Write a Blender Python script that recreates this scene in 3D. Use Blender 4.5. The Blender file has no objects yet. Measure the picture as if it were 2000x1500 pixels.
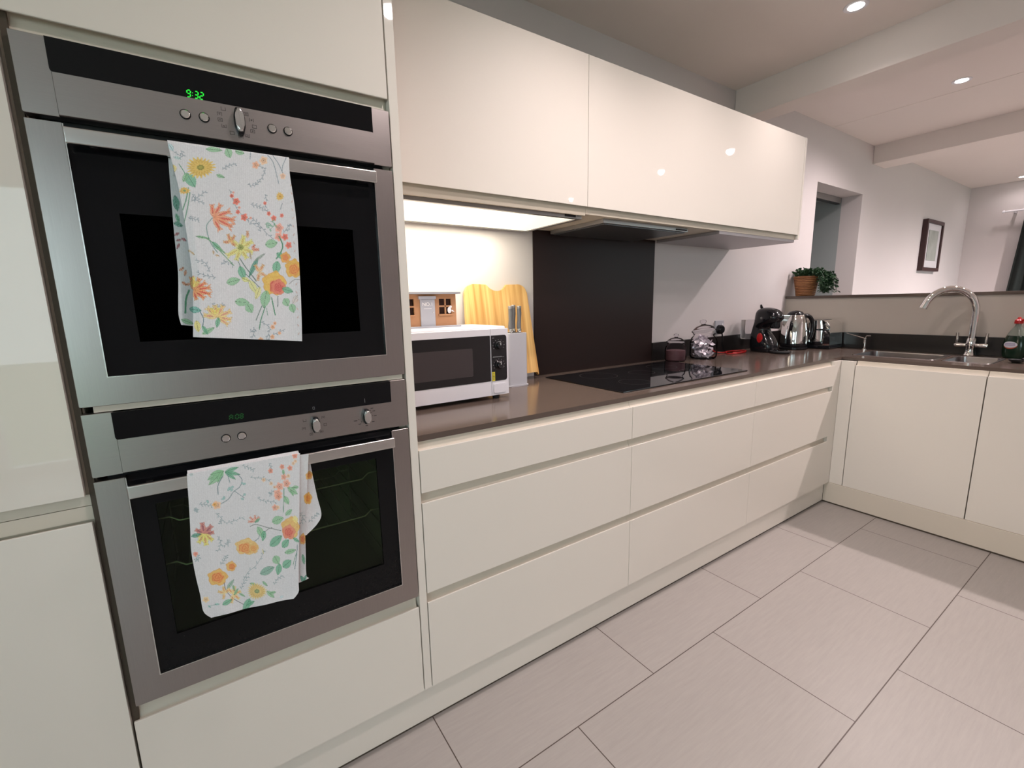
import bpy, bmesh, math, random
import numpy as np
from mathutils import Vector, Matrix
PI = math.pi
S = bpy.context.scene
COL = S.collection

# ------------------------------------------------------------------ camera, world, exposure
cam_d = bpy.data.cameras.new('camera'); cam = bpy.data.objects.new('camera', cam_d); COL.objects.link(cam)
cam.location = (-0.3948, -1.0733, 1.1993); cam.rotation_euler = (1.3958, 0.0202, -0.5917)
cam_d.sensor_width = 36.0; cam_d.lens = 36.0*886.13/2000.0; cam_d.clip_start = 0.02; cam_d.clip_end = 60
S.camera = cam
S.view_settings.view_transform = 'Standard'; S.view_settings.look = 'None'; S.view_settings.gamma = 1.0
S.view_settings.use_curve_mapping = False
S.view_settings.exposure = 0.92
W = bpy.data.worlds.new('world'); S.world = W; W.use_nodes = True
W.node_tree.nodes['Background'].inputs[0].default_value = (0.76, 0.96, 1.0, 1)
W.node_tree.nodes['Background'].inputs[1].default_value = 3.1

def area(name, loc, rot, sx, sy, power, color, spread=PI):
    l = bpy.data.lights.new(name, 'AREA'); l.shape = 'RECTANGLE'; l.size = sx; l.size_y = sy
    l.energy = power; l.color = color; l.spread = spread
    o = bpy.data.objects.new(name, l); COL.objects.link(o); o.location = loc; o.rotation_euler = rot
    return o
# daylight entering through the garden doors behind the camera and two added windows
for l in (area('garden_portal', (-1.74, -3.74, 1.08), (PI/2, 0, 0), 0.98, 2.13, 1, (1, 1, 1)), area('dining_portal', (5.8, -3.74, 1.45), (PI/2, 0, 0), 2.38, 1.28, 1, (1, 1, 1)),
          area('side_portal', (-2.44, -1.9, 1.45), (0, -PI/2, 0), 1.08, 1.58, 1, (1, 1, 1))):
    l.data.cycles.is_portal = True
S.cycles.transparent_max_bounces = 32

# ------------------------------------------------------------------ materials
def mat(name, color, rough=0.5, metal=0.0, coat=0.0, coat_r=0.03, spec=0.5, noise=None, bump=0.0, bscale=200.0,
        trans=0.0, ior=1.45, emit=None, estr=0.0, aniso=0.0, stretch=None, rvar=0.0, sub=0.0):
    m = bpy.data.materials.new(name); m.use_nodes = True
    nt = m.node_tree; N = nt.nodes; L = nt.links; b = N['Principled BSDF']
    c = (color[0], color[1], color[2], 1)
    b.inputs['Base Color'].default_value = c; b.inputs['Roughness'].default_value = rough
    b.inputs['Metallic'].default_value = metal; b.inputs['Coat Weight'].default_value = coat
    b.inputs['Coat Roughness'].default_value = coat_r; b.inputs['Specular IOR Level'].default_value = spec
    b.inputs['Transmission Weight'].default_value = trans; b.inputs['IOR'].default_value = ior
    if emit: b.inputs['Emission Color'].default_value = (*emit, 1); b.inputs['Emission Strength'].default_value = estr
    tc = N.new('ShaderNodeTexCoord'); mp = N.new('ShaderNodeMapping'); L.new(tc.outputs['Object'], mp.inputs['Vector'])
    if stretch: mp.inputs['Scale'].default_value = stretch
    ns = N.new('ShaderNodeTexNoise'); ns.inputs['Scale'].default_value = bscale; ns.inputs['Detail'].default_value = 3
    L.new(mp.outputs['Vector'], ns.inputs['Vector'])
    if noise:
        mx = N.new('ShaderNodeMix'); mx.data_type = 'RGBA'
        mx.inputs['A'].default_value = c; mx.inputs['B'].default_value = (*noise, 1)
        L.new(ns.outputs['Fac'], mx.inputs['Factor']); L.new(mx.outputs['Result'], b.inputs['Base Color'])
    if rvar:
        mr = N.new('ShaderNodeMapRange'); mr.inputs['To Min'].default_value = max(0.0, rough-rvar); mr.inputs['To Max'].default_value = rough+rvar
        L.new(ns.outputs['Fac'], mr.inputs['Value']); L.new(mr.outputs['Result'], b.inputs['Roughness'])
    if bump:
        bp = N.new('ShaderNodeBump'); bp.inputs['Strength'].default_value = bump; bp.inputs['Distance'].default_value = 0.002
        L.new(ns.outputs['Fac'], bp.inputs['Height']); L.new(bp.outputs['Normal'], b.inputs['Normal'])
    return m

M = {}
M['cream'] = mat('cream_gloss_lacquer', (0.80, 0.745, 0.67), 0.55, coat=0.6, coat_r=0.02, spec=0.3, noise=(0.79, 0.735, 0.66), bscale=1.5)
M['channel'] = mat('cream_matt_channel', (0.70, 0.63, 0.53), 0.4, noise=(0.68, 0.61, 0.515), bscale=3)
M['rail'] = mat('beige_rail_shaded', (0.52, 0.46, 0.37), 0.4, noise=(0.50, 0.44, 0.355), bscale=3)  # shade below the wall cabinet doors is put into this darker beige
M['carcass'] = mat('cream_carcass', (0.66, 0.60, 0.50), 0.5, noise=(0.64, 0.58, 0.48), bscale=3)
M['dark_gap'] = mat('brown_gap_lining', (0.10, 0.075, 0.055), 0.7, noise=(0.09, 0.07, 0.05))
M['steel'] = mat('brushed_stainless_steel', (0.42, 0.385, 0.375), 0.32, metal=1.0, noise=(0.375, 0.345, 0.335), stretch=(1, 1, 60), bscale=14, rvar=0.06)
M['steel_v'] = mat('brushed_stainless_upright', (0.42, 0.385, 0.375), 0.32, metal=1.0, noise=(0.375, 0.345, 0.335), stretch=(60, 1, 1), bscale=14, rvar=0.06)
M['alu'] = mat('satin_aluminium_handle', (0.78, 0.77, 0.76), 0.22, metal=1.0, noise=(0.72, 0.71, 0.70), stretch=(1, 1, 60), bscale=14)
M['sink_steel'] = mat('sink_stainless', (0.36, 0.33, 0.33), 0.28, metal=1.0, noise=(0.32, 0.29, 0.29), bscale=40)
M['chrome'] = mat('polished_chrome', (0.86, 0.85, 0.84), 0.05, metal=1.0, noise=(0.84, 0.83, 0.82))
M['black_glass'] = mat('black_oven_glass', (0.005, 0.005, 0.006), 0.05, spec=0.24, noise=(0.007, 0.007, 0.008))
M['black'] = mat('gloss_black_plastic', (0.008, 0.008, 0.010), 0.12, noise=(0.01, 0.01, 0.012))
M['black_matt'] = mat('matt_black_plastic', (0.012, 0.012, 0.013), 0.5, noise=(0.016, 0.016, 0.017))
M['ink'] = mat('dark_printed_ink', (0.06, 0.055, 0.055), 0.5, noise=(0.07, 0.06, 0.06))
M['ink_grey'] = mat('grey_printed_ink', (0.35, 0.35, 0.36), 0.5, noise=(0.3, 0.3, 0.3))
M['white_ink'] = mat('white_printed_ink', (0.8, 0.8, 0.8), 0.5, noise=(0.75, 0.75, 0.75))
M['led'] = mat('green_led', (0.0, 0.1, 0.01), 0.5, emit=(0.02, 1.0, 0.05), estr=0.5)
M['led_dim'] = mat('dim_green_led', (0.0, 0.03, 0.005), 0.5, emit=(0.02, 0.45, 0.05), estr=0.05)
M['white_wall'] = mat('white_painted_plaster', (0.62, 0.575, 0.57), 0.85, noise=(0.60, 0.555, 0.55), bscale=4, bump=0.05)
M['ceiling'] = mat('ceiling_paint', (0.80, 0.73, 0.69), 0.9, noise=(0.78, 0.71, 0.67), bscale=3, bump=0.05)
M['tan_wall'] = mat('beige_painted_plaster', (0.52, 0.46, 0.40), 0.8, noise=(0.50, 0.445, 0.39), bscale=4, bump=0.05)
M['grey_wall'] = mat('grey_green_paint', (0.33, 0.36, 0.36), 0.8, noise=(0.31, 0.34, 0.34), bscale=4)
M['quartz'] = mat('brown_quartz', (0.115, 0.085, 0.070), 0.16, noise=(0.095, 0.070, 0.058), bscale=500, spec=0.5)
M['splash'] = mat('dark_brown_back_painted_glass', (0.026, 0.015, 0.014), 0.38, noise=(0.023, 0.013, 0.012), spec=0.15)
M['upstand'] = mat('dark_quartz_upstand', (0.014, 0.012, 0.011), 0.3, noise=(0.012, 0.010, 0.010), bscale=200)
M['hob'] = mat('black_hob_glass', (0.004, 0.004, 0.005), 0.03, noise=(0.005, 0.005, 0.006))
M['hood'] = mat('dark_grey_hood_metal', (0.10, 0.10, 0.105), 0.35, metal=0.4, noise=(0.09, 0.09, 0.095))
M['hood_edge'] = mat('grey_hood_edge', (0.34, 0.32, 0.31), 0.3, metal=0.6, noise=(0.32, 0.30, 0.29))
M['underpanel'] = mat('grey_under_panel', (0.33, 0.30, 0.31), 0.35, metal=0.3, noise=(0.32, 0.29, 0.30))
M['lightglass'] = mat('lit_opal_glass', (0.8, 0.8, 0.7), 0.3, emit=(1.0, 0.96, 0.78), estr=0.5)
M['lamp'] = mat('lit_downlight_bulb', (1, 1, 1), 0.3, emit=(1.0, 0.93, 0.90), estr=22)
M['white_plastic'] = mat('white_plastic', (0.74, 0.72, 0.76), 0.3, noise=(0.73, 0.71, 0.75))
M['grey_plastic'] = mat('light_grey_plastic', (0.46, 0.46, 0.50), 0.35, noise=(0.45, 0.45, 0.49))
M['knife_grey'] = mat('grey_knife_handle', (0.16, 0.16, 0.165), 0.35, noise=(0.14, 0.14, 0.145))
M['micro_glass'] = mat('microwave_door_glass', (0.010, 0.009, 0.010), 0.08, noise=(0.012, 0.011, 0.012))
M['micro_win'] = mat('microwave_window_mesh', (0.045, 0.037, 0.038), 0.15, noise=(0.05, 0.04, 0.042), bscale=600)
M['yellow'] = mat('yellow_sticker', (0.70, 0.58, 0.04), 0.5, noise=(0.65, 0.55, 0.04))
M['house_wood'] = mat('brown_painted_wood', (0.42, 0.215, 0.11), 0.7, noise=(0.36, 0.18, 0.09), bscale=40)
M['house_grey'] = mat('grey_painted_wood', (0.36, 0.37, 0.42), 0.6, noise=(0.34, 0.35, 0.40), bscale=40)
M['house_dark'] = mat('dark_window_opening', (0.03, 0.012, 0.01), 0.7, noise=(0.06, 0.02, 0.012), bscale=60)
M['red'] = mat('red_plastic', (0.45, 0.01, 0.012), 0.3, noise=(0.4, 0.01, 0.01))
M['foil'] = mat('crumpled_foil_packets', (0.80, 0.74, 0.78), 0.25, metal=0.3, noise=(0.55, 0.50, 0.53), bscale=30)
M['maroon'] = mat('dark_maroon_granules', (0.055, 0.018, 0.022), 0.6, noise=(0.10, 0.04, 0.045), bscale=300, bump=0.5)
M['leaf'] = mat('dark_green_leaves', (0.020, 0.050, 0.024), 0.4, noise=(0.035, 0.085, 0.035), bscale=30)
M['curtain'] = mat('black_green_curtain_cloth', (0.012, 0.017, 0.016), 0.9, noise=(0.016, 0.022, 0.02), bscale=60)
M['frame_wood'] = mat('dark_red_brown_frame', (0.045, 0.015, 0.015), 0.4, noise=(0.035, 0.012, 0.012))
M['mount'] = mat('white_picture_mount', (0.60, 0.58, 0.60), 0.6, noise=(0.58, 0.56, 0.58))
M['grass'] = mat('lawn', (0.10, 0.22, 0.06), 0.9, noise=(0.05, 0.13, 0.03), bscale=20)
M['soap'] = mat('green_soap_bottle', (0.008, 0.024, 0.014), 0.15, noise=(0.012, 0.030, 0.016))
M['soap_clear'] = mat('clear_bottle_plastic', (0.30, 0.33, 0.28), 0.15, noise=(0.28, 0.31, 0.26), trans=0.4)
M['red_edge'] = mat('label_red', (0.45, 0.08, 0.03), 0.5, noise=(0.4, 0.08, 0.03))
M['label_white'] = mat('label_white', (0.62, 0.60, 0.66), 0.5, noise=(0.6, 0.58, 0.64))
M['purple'] = mat('label_purple', (0.16, 0.09, 0.30), 0.5, noise=(0.14, 0.08, 0.27))
M['oven_in'] = mat('oven_cavity_enamel', (0.24, 0.26, 0.19), 0.4, noise=(0.22, 0.24, 0.175))
M['rack'] = mat('oven_rack_wire', (0.42, 0.44, 0.36), 0.35, metal=0.8, noise=(0.4, 0.42, 0.34))
M['clear'] = mat('clear_tank_plastic', (0.80, 0.78, 0.80), 0.08, trans=0.85, ior=1.2, noise=(0.8, 0.78, 0.8))

def glass_mat(name, tint=(1, 1, 1), fac=0.16):
    m = bpy.data.materials.new(name); m.use_nodes = True; nt = m.node_tree; N = nt.nodes; L = nt.links
    for n in list(N): N.remove(n)
    o = N.new('ShaderNodeOutputMaterial'); t = N.new('ShaderNodeBsdfTransparent'); g = N.new('ShaderNodeBsdfGlossy')
    t.inputs[0].default_value = (*tint, 1); g.inputs['Roughness'].default_value = 0.03
    lw = N.new('ShaderNodeLayerWeight'); lw.inputs[0].default_value = fac
    mx = N.new('ShaderNodeMixShader'); L.new(lw.outputs['Fresnel'], mx.inputs[0]); L.new(t.outputs[0], mx.inputs[1]); L.new(g.outputs[0], mx.inputs[2])
    L.new(mx.outputs[0], o.inputs[0]); return m
M['jar_glass'] = glass_mat('clear_jar_glass', (0.96, 0.95, 0.97), 0.10)
M['oven_window'] = glass_mat('oven_glass_reflection_tint', (0.70, 0.76, 0.64), 0.22)  # olive tint stands in for green reflected light in the lower window
M['oven_window_dark'] = glass_mat('dark_oven_door_glass', (0.20, 0.20, 0.21), 0.05)
M['pane'] = glass_mat('window_pane_glass', (0.97, 0.98, 0.98), 0.2)

def floor_mat():
    m = bpy.data.materials.new('porcelain_floor_tiles'); m.use_nodes = True; nt = m.node_tree; N = nt.nodes; L = nt.links
    b = N['Principled BSDF']; tc = N.new('ShaderNodeTexCoord'); mp = N.new('ShaderNodeMapping')
    mp.inputs['Location'].default_value = (-0.0326-0.3297+0.6594*10, 0.2430+0.4430*10, 0)
    L.new(tc.outputs['Object'], mp.inputs['Vector'])
    br = N.new('ShaderNodeTexBrick'); br.inputs['Scale'].default_value = 1.0; br.inputs['Brick Width'].default_value = 0.6594
    br.inputs['Row Height'].default_value = 0.4430; br.inputs['Mortar Size'].default_value = 0.0016; br.inputs['Mortar Smooth'].default_value = 0.1
    br.inputs['Color1'].default_value = (0.375, 0.343, 0.32, 1); br.inputs['Color2'].default_value = (0.36, 0.33, 0.307, 1)
    br.inputs['Mortar'].default_value = (0.07, 0.05, 0.04, 1); br.offset = 0.5; br.offset_frequency = 2
    L.new(mp.outputs['Vector'], br.inputs['Vector'])
    m2 = N.new('ShaderNodeMapping'); m2.inputs['Scale'].default_value = (2.2, 26, 1); L.new(tc.outputs['Object'], m2.inputs['Vector'])
    ns = N.new('ShaderNodeTexNoise'); ns.inputs['Scale'].default_value = 4.0; ns.inputs['Detail'].default_value = 6; ns.inputs['Roughness'].default_value = 0.7
    L.new(m2.outputs['Vector'], ns.inputs['Vector'])
    mr = N.new('ShaderNodeMapRange'); mr.inputs['From Min'].default_value = 0.3; mr.inputs['From Max'].default_value = 0.7
    mr.inputs['To Min'].default_value = 0.93; mr.inputs['To Max'].default_value = 1.05; L.new(ns.outputs['Fac'], mr.inputs['Value'])
    mx = N.new('ShaderNodeMix'); mx.data_type = 'RGBA'; mx.blend_type = 'MULTIPLY'; mx.inputs['Factor'].default_value = 1.0
    L.new(br.outputs['Color'], mx.inputs['A']); L.new(mr.outputs['Result'], mx.inputs['B']); L.new(mx.outputs['Result'], b.inputs['Base Color'])
    b.inputs['Roughness'].default_value = 0.38
    bp = N.new('ShaderNodeBump'); bp.inputs['Strength'].default_value = 0.25; bp.inputs['Distance'].default_value = 0.001; bp.invert = True
    L.new(br.outputs['Fac'], bp.inputs['Height']); L.new(bp.outputs['Normal'], b.inputs['Normal'])
    return m
M['floor'] = floor_mat()

def bamboo_mat():
    m = bpy.data.materials.new('bamboo_strips'); m.use_nodes = True; nt = m.node_tree; N = nt.nodes; L = nt.links
    b = N['Principled BSDF']; tc = N.new('ShaderNodeTexCoord'); mp = N.new('ShaderNodeMapping')
    mp.inputs['Scale'].default_value = (60, 1, 2.0); L.new(tc.outputs['Object'], mp.inputs['Vector'])
    ns = N.new('ShaderNodeTexNoise'); ns.inputs['Scale'].default_value = 1.0; ns.inputs['Detail'].default_value = 4; L.new(mp.outputs['Vector'], ns.inputs['Vector'])
    cr = N.new('ShaderNodeValToRGB'); cr.color_ramp.elements[0].position = 0.3; cr.color_ramp.elements[0].color = (0.50, 0.25, 0.065, 1)
    cr.color_ramp.elements[1].position = 0.68; cr.color_ramp.elements[1].color = (0.78, 0.50, 0.19, 1)
    L.new(ns.outputs['Fac'], cr.inputs[0]); L.new(cr.outputs[0], b.inputs['Base Color']); b.inputs['Roughness'].default_value = 0.45
    return m
M['bamboo'] = bamboo_mat()

def wicker_mat():
    m = bpy.data.materials.new('woven_wicker'); m.use_nodes = True; nt = m.node_tree; N = nt.nodes; L = nt.links
    b = N['Principled BSDF']; tc = N.new('ShaderNodeTexCoord')
    wv = N.new('ShaderNodeTexWave'); wv.bands_direction = 'Z'; wv.inputs['Scale'].default_value = 28; wv.inputs['Distortion'].default_value = 3; wv.inputs['Detail'].default_value = 2
    L.new(tc.outputs['Object'], wv.inputs['Vector'])
    cr = N.new('ShaderNodeValToRGB'); cr.color_ramp.elements[0].color = (0.16, 0.055, 0.02, 1); cr.color_ramp.elements[1].color = (0.46, 0.20, 0.075, 1)
    L.new(wv.outputs['Fac'], cr.inputs[0]); L.new(cr.outputs[0], b.inputs['Base Color']); b.inputs['Roughness'].default_value = 0.6
    bp = N.new('ShaderNodeBump'); bp.inputs['Strength'].default_value = 0.6; bp.inputs['Distance'].default_value = 0.004
    L.new(wv.outputs['Fac'], bp.inputs['Height']); L.new(bp.outputs['Normal'], b.inputs['Normal']); return m
M['wicker'] = wicker_mat()

def towel_mat():
    m = bpy.data.materials.new('floral_printed_cotton'); m.use_nodes = True; nt = m.node_tree; N = nt.nodes; L = nt.links
    b = N['Principled BSDF']; at = N.new('ShaderNodeAttribute'); at.attribute_name = 'print'
    L.new(at.outputs['Color'], b.inputs['Base Color']); b.inputs['Roughness'].default_value = 0.9; b.inputs['Sheen Weight'].default_value = 0.15
    tc = N.new('ShaderNodeTexCoord'); mp = N.new('ShaderNodeMapping'); mp.inputs['Scale'].default_value = (1100, 300, 260)
    ns = N.new('ShaderNodeTexNoise'); ns.inputs['Scale'].default_value = 1.0; L.new(tc.outputs['Object'], mp.inputs['Vector']); L.new(mp.outputs['Vector'], ns.inputs['Vector'])
    bp = N.new('ShaderNodeBump'); bp.inputs['Strength'].default_value = 0.35; bp.inputs['Distance'].default_value = 0.0008
    L.new(ns.outputs['Fac'], bp.inputs['Height']); L.new(bp.outputs['Normal'], b.inputs['Normal']); return m
M['towel'] = towel_mat()

# ------------------------------------------------------------------ geometry helpers
class MB:
    def __init__(s): s.bm = bmesh.new()
    def box(s, x0, x1, y0, y1, z0, z1, bev=0.0, seg=2, rot=None, piv=None):
        r = bmesh.ops.create_cube(s.bm, size=1.0); vs = r['verts']
        for v in vs: v.co = Vector(((x0+x1)/2+v.co.x*(x1-x0), (y0+y1)/2+v.co.y*(y1-y0), (z0+z1)/2+v.co.z*(z1-z0)))
        if bev:
            es = list({e for v in vs for e in v.link_edges})
            r = bmesh.ops.bevel(s.bm, geom=es, offset=bev, segments=seg, affect='EDGES', profile=0.5)
            vs = list({v for f in r['faces'] for v in f.verts} | {v for v in vs if v.is_valid})
        if rot is not None:
            p = Vector(piv) if piv else Vector(((x0+x1)/2, (y0+y1)/2, (z0+z1)/2))
            for v in vs: v.co = p + rot @ (v.co-p)
        return s
    def lathe(s, prof, n=32, c=(0, 0, 0), axis='z', sx=1, sy=1, flute=None):
        rings = []
        for r, z in prof:
            ring = []
            for i in range(n):
                a = 2*PI*i/n; rr = r*(1+(flute(a, z) if flute else 0))
                if axis == 'z': p = (c[0]+rr*math.cos(a)*sx, c[1]+rr*math.sin(a)*sy, c[2]+z)
                elif axis == 'y': p = (c[0]+rr*math.cos(a)*sx, c[1]+z, c[2]+rr*math.sin(a)*sy)
                else: p = (c[0]+z, c[1]+rr*math.cos(a)*sx, c[2]+rr*math.sin(a)*sy)
                ring.append(s.bm.verts.new(p))
            rings.append(ring)
        for a, b in zip(rings, rings[1:]):
            for i in range(n): s.bm.faces.new((a[i], a[(i+1) % n], b[(i+1) % n], b[i]))
        if prof[0][0] > 1e-5: s.bm.faces.new(rings[0][::-1])
        if prof[-1][0] > 1e-5: s.bm.faces.new(rings[-1])
        return s
    def tube(s, pts, rad, n=10, cap=True):
        pts = [Vector(p) for p in pts]; rings = []; up = Vector((0.123, 0.27, 0.95)).normalized()
        for i, p in enumerate(pts):
            t = (pts[min(i+1, len(pts)-1)]-pts[max(i-1, 0)]).normalized()
            u = up - t*up.dot(t)
            if u.length < 1e-3: u = Vector((1, 0, 0)) - t*t.x
            u.normalize(); w = t.cross(u); up = u
            r = rad[i] if isinstance(rad, (list, tuple)) else rad
            rings.append([s.bm.verts.new(p+(u*math.cos(2*PI*k/n)+w*math.sin(2*PI*k/n))*r) for k in range(n)])
        for a, b in zip(rings, rings[1:]):
            for k in range(n): s.bm.faces.new((a[k], a[(k+1) % n], b[(k+1) % n], b[k]))
        if cap: s.bm.faces.new(rings[0][::-1]); s.bm.faces.new(rings[-1])
        return s
    def prism(s, pts, d0, d1, axis='y', bev=0.0, seg=2):
        def P(a, b, d): return (a, d, b) if axis == 'y' else ((d, a, b) if axis == 'x' else (a, b, d))
        A = [s.bm.verts.new(P(a, b, d0)) for a, b in pts]; B = [s.bm.verts.new(P(a, b, d1)) for a, b in pts]; n = len(pts)
        f0 = s.bm.faces.new(A); f1 = s.bm.faces.new(B[::-1])
        for i in range(n): s.bm.faces.new((A[i], B[i], B[(i+1) % n], A[(i+1) % n]))
        if bev:
            es = list(set(f0.edges) | set(f1.edges))
            bmesh.ops.bevel(s.bm, geom=es, offset=bev, segments=seg, affect='EDGES', profile=0.5)
        return s
    def grid(s, f, nu, nv):
        V = [[s.bm.verts.new(f(i/nu, j/nv)) for j in range(nv+1)] for i in range(nu+1)]
        for i in range(nu):
            for j in range(nv): s.bm.faces.new((V[i][j], V[i+1][j], V[i+1][j+1], V[i][j+1]))
        return s
    def fit(s):   # microwave parts scaled about the camera, pushed back along the line of sight
        s.bm.transform(Matrix.Translation((.0090, .0243, -.0272)) @ Matrix.Scale(1.0227, 4)); return s
    def build(s, name, m, parent=None, smooth=40, world=True, mods=None):
        bmesh.ops.recalc_face_normals(s.bm, faces=s.bm.faces)
        if parent is not None and world:
            s.bm.transform((Matrix.Translation(parent.location) @ parent.rotation_euler.to_matrix().to_4x4()).inverted() if not parent.parent
                           else (Matrix.Translation(parent.parent.location) @ parent.parent.rotation_euler.to_matrix().to_4x4()).inverted())
        me = bpy.data.meshes.new(name); s.bm.to_mesh(me); s.bm.free(); me.materials.append(m)
        if smooth:
            for p in me.polygons: p.use_smooth = True
            me.set_sharp_from_angle(angle=math.radians(smooth))
        o = bpy.data.objects.new(name, me); COL.objects.link(o)
        if smooth and len(me.polygons) < 400: wn = o.modifiers.new('weighted_normals', 'WEIGHTED_NORMAL'); wn.keep_sharp = True; wn.weight = 90
        if parent is not None: o.parent = parent
        return o

def thing(name, label, cat, loc=(0, 0, 0), rz=0, group=None):
    o = bpy.data.objects.new(name, None); COL.objects.link(o); o.location = loc; o.rotation_euler = (0, 0, rz)
    o.empty_display_size = 0.05; o['label'] = label; o['category'] = cat
    if group: o['group'] = group
    return o
def tag(o, label, cat, group=None, kind=None):
    o['label'] = label; o['category'] = cat
    if group: o['group'] = group
    if kind: o['kind'] = kind
    return o
def struct(o, label=None, cat=None):
    o['kind'] = 'structure'
    if label: o['label'] = label
    if cat: o['category'] = cat
    return o
def rnd(pts, r, n=5):
    out = []
    k = len(pts)
    for i in range(k):
        p0 = Vector(pts[i-1]); p = Vector(pts[i]); p2 = Vector(pts[(i+1) % k])
        rr = r[i] if isinstance(r, (list, tuple)) else r
        if rr <= 0: out.append(tuple(p)); continue
        a = (p0-p).normalized(); b = (p2-p).normalized()
        A = p+a*rr; B = p+b*rr
        for j in range(n+1):
            t = j/n; out.append(tuple((1-t)**2*A + 2*t*(1-t)*p + t*t*B))
    return out
def bez(P, n=12):
    P = [Vector(p) for p in P]; out = []
    for i in range(n+1):
        t = i/n; Q = P
        while len(Q) > 1: Q = [Q[k]*(1-t)+Q[k+1]*t for k in range(len(Q)-1)]
        out.append(Q[0])
    return out
def smooth_path(P, n=8):
    P = [Vector(p) for p in P]; P = [P[0]*2-P[1]] + P + [P[-1]*2-P[-2]]; out = []
    for i in range(1, len(P)-2):
        for k in range(n):
            t = k/n; a, b, c, d = P[i-1], P[i], P[i+1], P[i+2]
            out.append(0.5*((2*b)+(c-a)*t+(2*a-5*b+4*c-d)*t*t+(3*b-a-3*c+d)*t**3))
    out.append(P[-2]); return out
def text_mesh(txt, size, extrude, name, m, parent, place, scale_x=1.0, italic=0.0):
    cu = bpy.data.curves.new(name, 'FONT'); cu.body = txt; cu.size = size; cu.extrude = extrude; cu.align_x = 'CENTER'; cu.align_y = 'CENTER'
    t = bpy.data.objects.new(name+'_curve', cu); COL.objects.link(t)
    dg = bpy.context.evaluated_depsgraph_get(); dg.update()
    me = bpy.data.meshes.new_from_object(t.evaluated_get(dg)); COL.objects.unlink(t); bpy.data.objects.remove(t)
    me.transform(place @ Matrix.Diagonal((scale_x, 1, 1, 1))); me.materials.clear(); me.materials.append(m); me.name = name
    o = bpy.data.objects.new(name, me); COL.objects.link(o); o.parent = parent; return o
FACE_Y = Matrix.Rotation(PI/2, 4, 'X')      # lettering upright, read from -y
def at_local(parent, x, y, z): return Matrix.Translation(Vector((x, y, z))-Vector(parent.location)) @ FACE_Y

# ------------------------------------------------------------------ key dimensions (metres)
YB = 0.620; XBK = 3.169; ZW = 0.865; ZWB = 0.849; YU = 0.2226; XS = 2.5505
ZP = 0.127; ZC = 2.420; XL = -2.3; XR = 7.389; YF = -3.6
ZLED = 1.2123; TALL = 2.06
# ------------------------------------------------------------------ room shell
struct(MB().box(XL-.1, XR+.1, YF-.1, YB+1.6, -0.08, 0).build('floor', M['floor'], smooth=0))
w = MB()
RX0, RX1, RZ = 3.4985, 4.3155, 2.046
w.box(XL-.1, RX0, YB, YB+.15, 0, 2.6); w.box(RX1, XR+.1, YB, YB+.15, 0, 2.6); w.box(RX0, RX1, YB, YB+.15, RZ, 2.6)
struct(w.build('wall_back', M['white_wall'], smooth=0))
w = MB(); w.box(XL-.1, XL, YF-.1, -2.7, 0, 2.6); w.box(XL-.1, XL, -1.1, YB, 0, 2.6); w.box(XL-.1, XL, -2.7, -1.1, 0, .9); w.box(XL-.1, XL, -2.7, -1.1, 2.0, 2.6)
struct(w.build('wall_left', M['white_wall'], smooth=0))
d = thing('added_window_2', 'added white framed side window beside the garden doors, out of view', 'window', (XL-.05, -1.9, .9)); d['kind'] = 'structure'  # added out of view to bring cool side daylight onto floor and doors
f = MB()
for y in (-2.7, -1.93, -1.16): f.box(XL-.08, XL-.03, y, y+.06, .9, 2.0)
for z in (.9, 1.94): f.box(XL-.08, XL-.03, -2.7, -1.1, z, z+.06)
f.build('window_frame', M['white_plastic'], d, smooth=0)
MB().box(XL-.058, XL-.052, -2.64, -1.16, .96, 1.94).build('pane', M['pane'], d, smooth=0)
struct(MB().box(XR, XR+.1, YF, YB, 0, 2.6).build('wall_right', M['white_wall'], smooth=0))
w = MB(); D0, D1, DZ = -2.25, -1.25, 2.15; WX0, WX1 = 4.6, 7.0
w.box(XL-.1, D0, YF-.15, YF, 0, 2.6); w.box(D0, D1, YF-.15, YF, DZ, 2.6); w.box(D1, WX0, YF-.15, YF, 0, 2.6)
w.box(WX0, WX1, YF-.15, YF, 0, 0.8); w.box(WX0, WX1, YF-.15, YF, 2.1, 2.6); w.box(WX1, XR+.1, YF-.15, YF, 0, 2.6)
struct(w.build('wall_front', M['white_wall'], smooth=0))
struct(MB().box(XL-.1, 2.45, YF-.1, YB, 2.415, 2.56).build('ceiling', M['ceiling'], smooth=0))
struct(MB().box(2.45, XR+.1, YF-.1, YB+.1, 2.445, 2.56).build('ceiling', M['ceiling'], smooth=0))
# beams with slightly rounded plaster arrises
struct(MB().box(2.369, 2.530, YF, YB, 2.2465, 2.50, 0.006).build('trim_1', M['ceiling'], smooth=30), 'boxed plaster beam across the kitchen ceiling', 'beam')
struct(MB().box(4.448, 4.70, YF, YB, 2.300, 2.50, 0.006).build('trim_2', M['ceiling'], smooth=30), 'boxed plaster beam across the far ceiling', 'beam')
struct(MB().box(3.648, 3.654, YF, YB, 2.4435, 2.4465).build('trim_3', M['ceiling'], smooth=0), 'raised seam in the ceiling plaster', 'seam')
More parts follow.
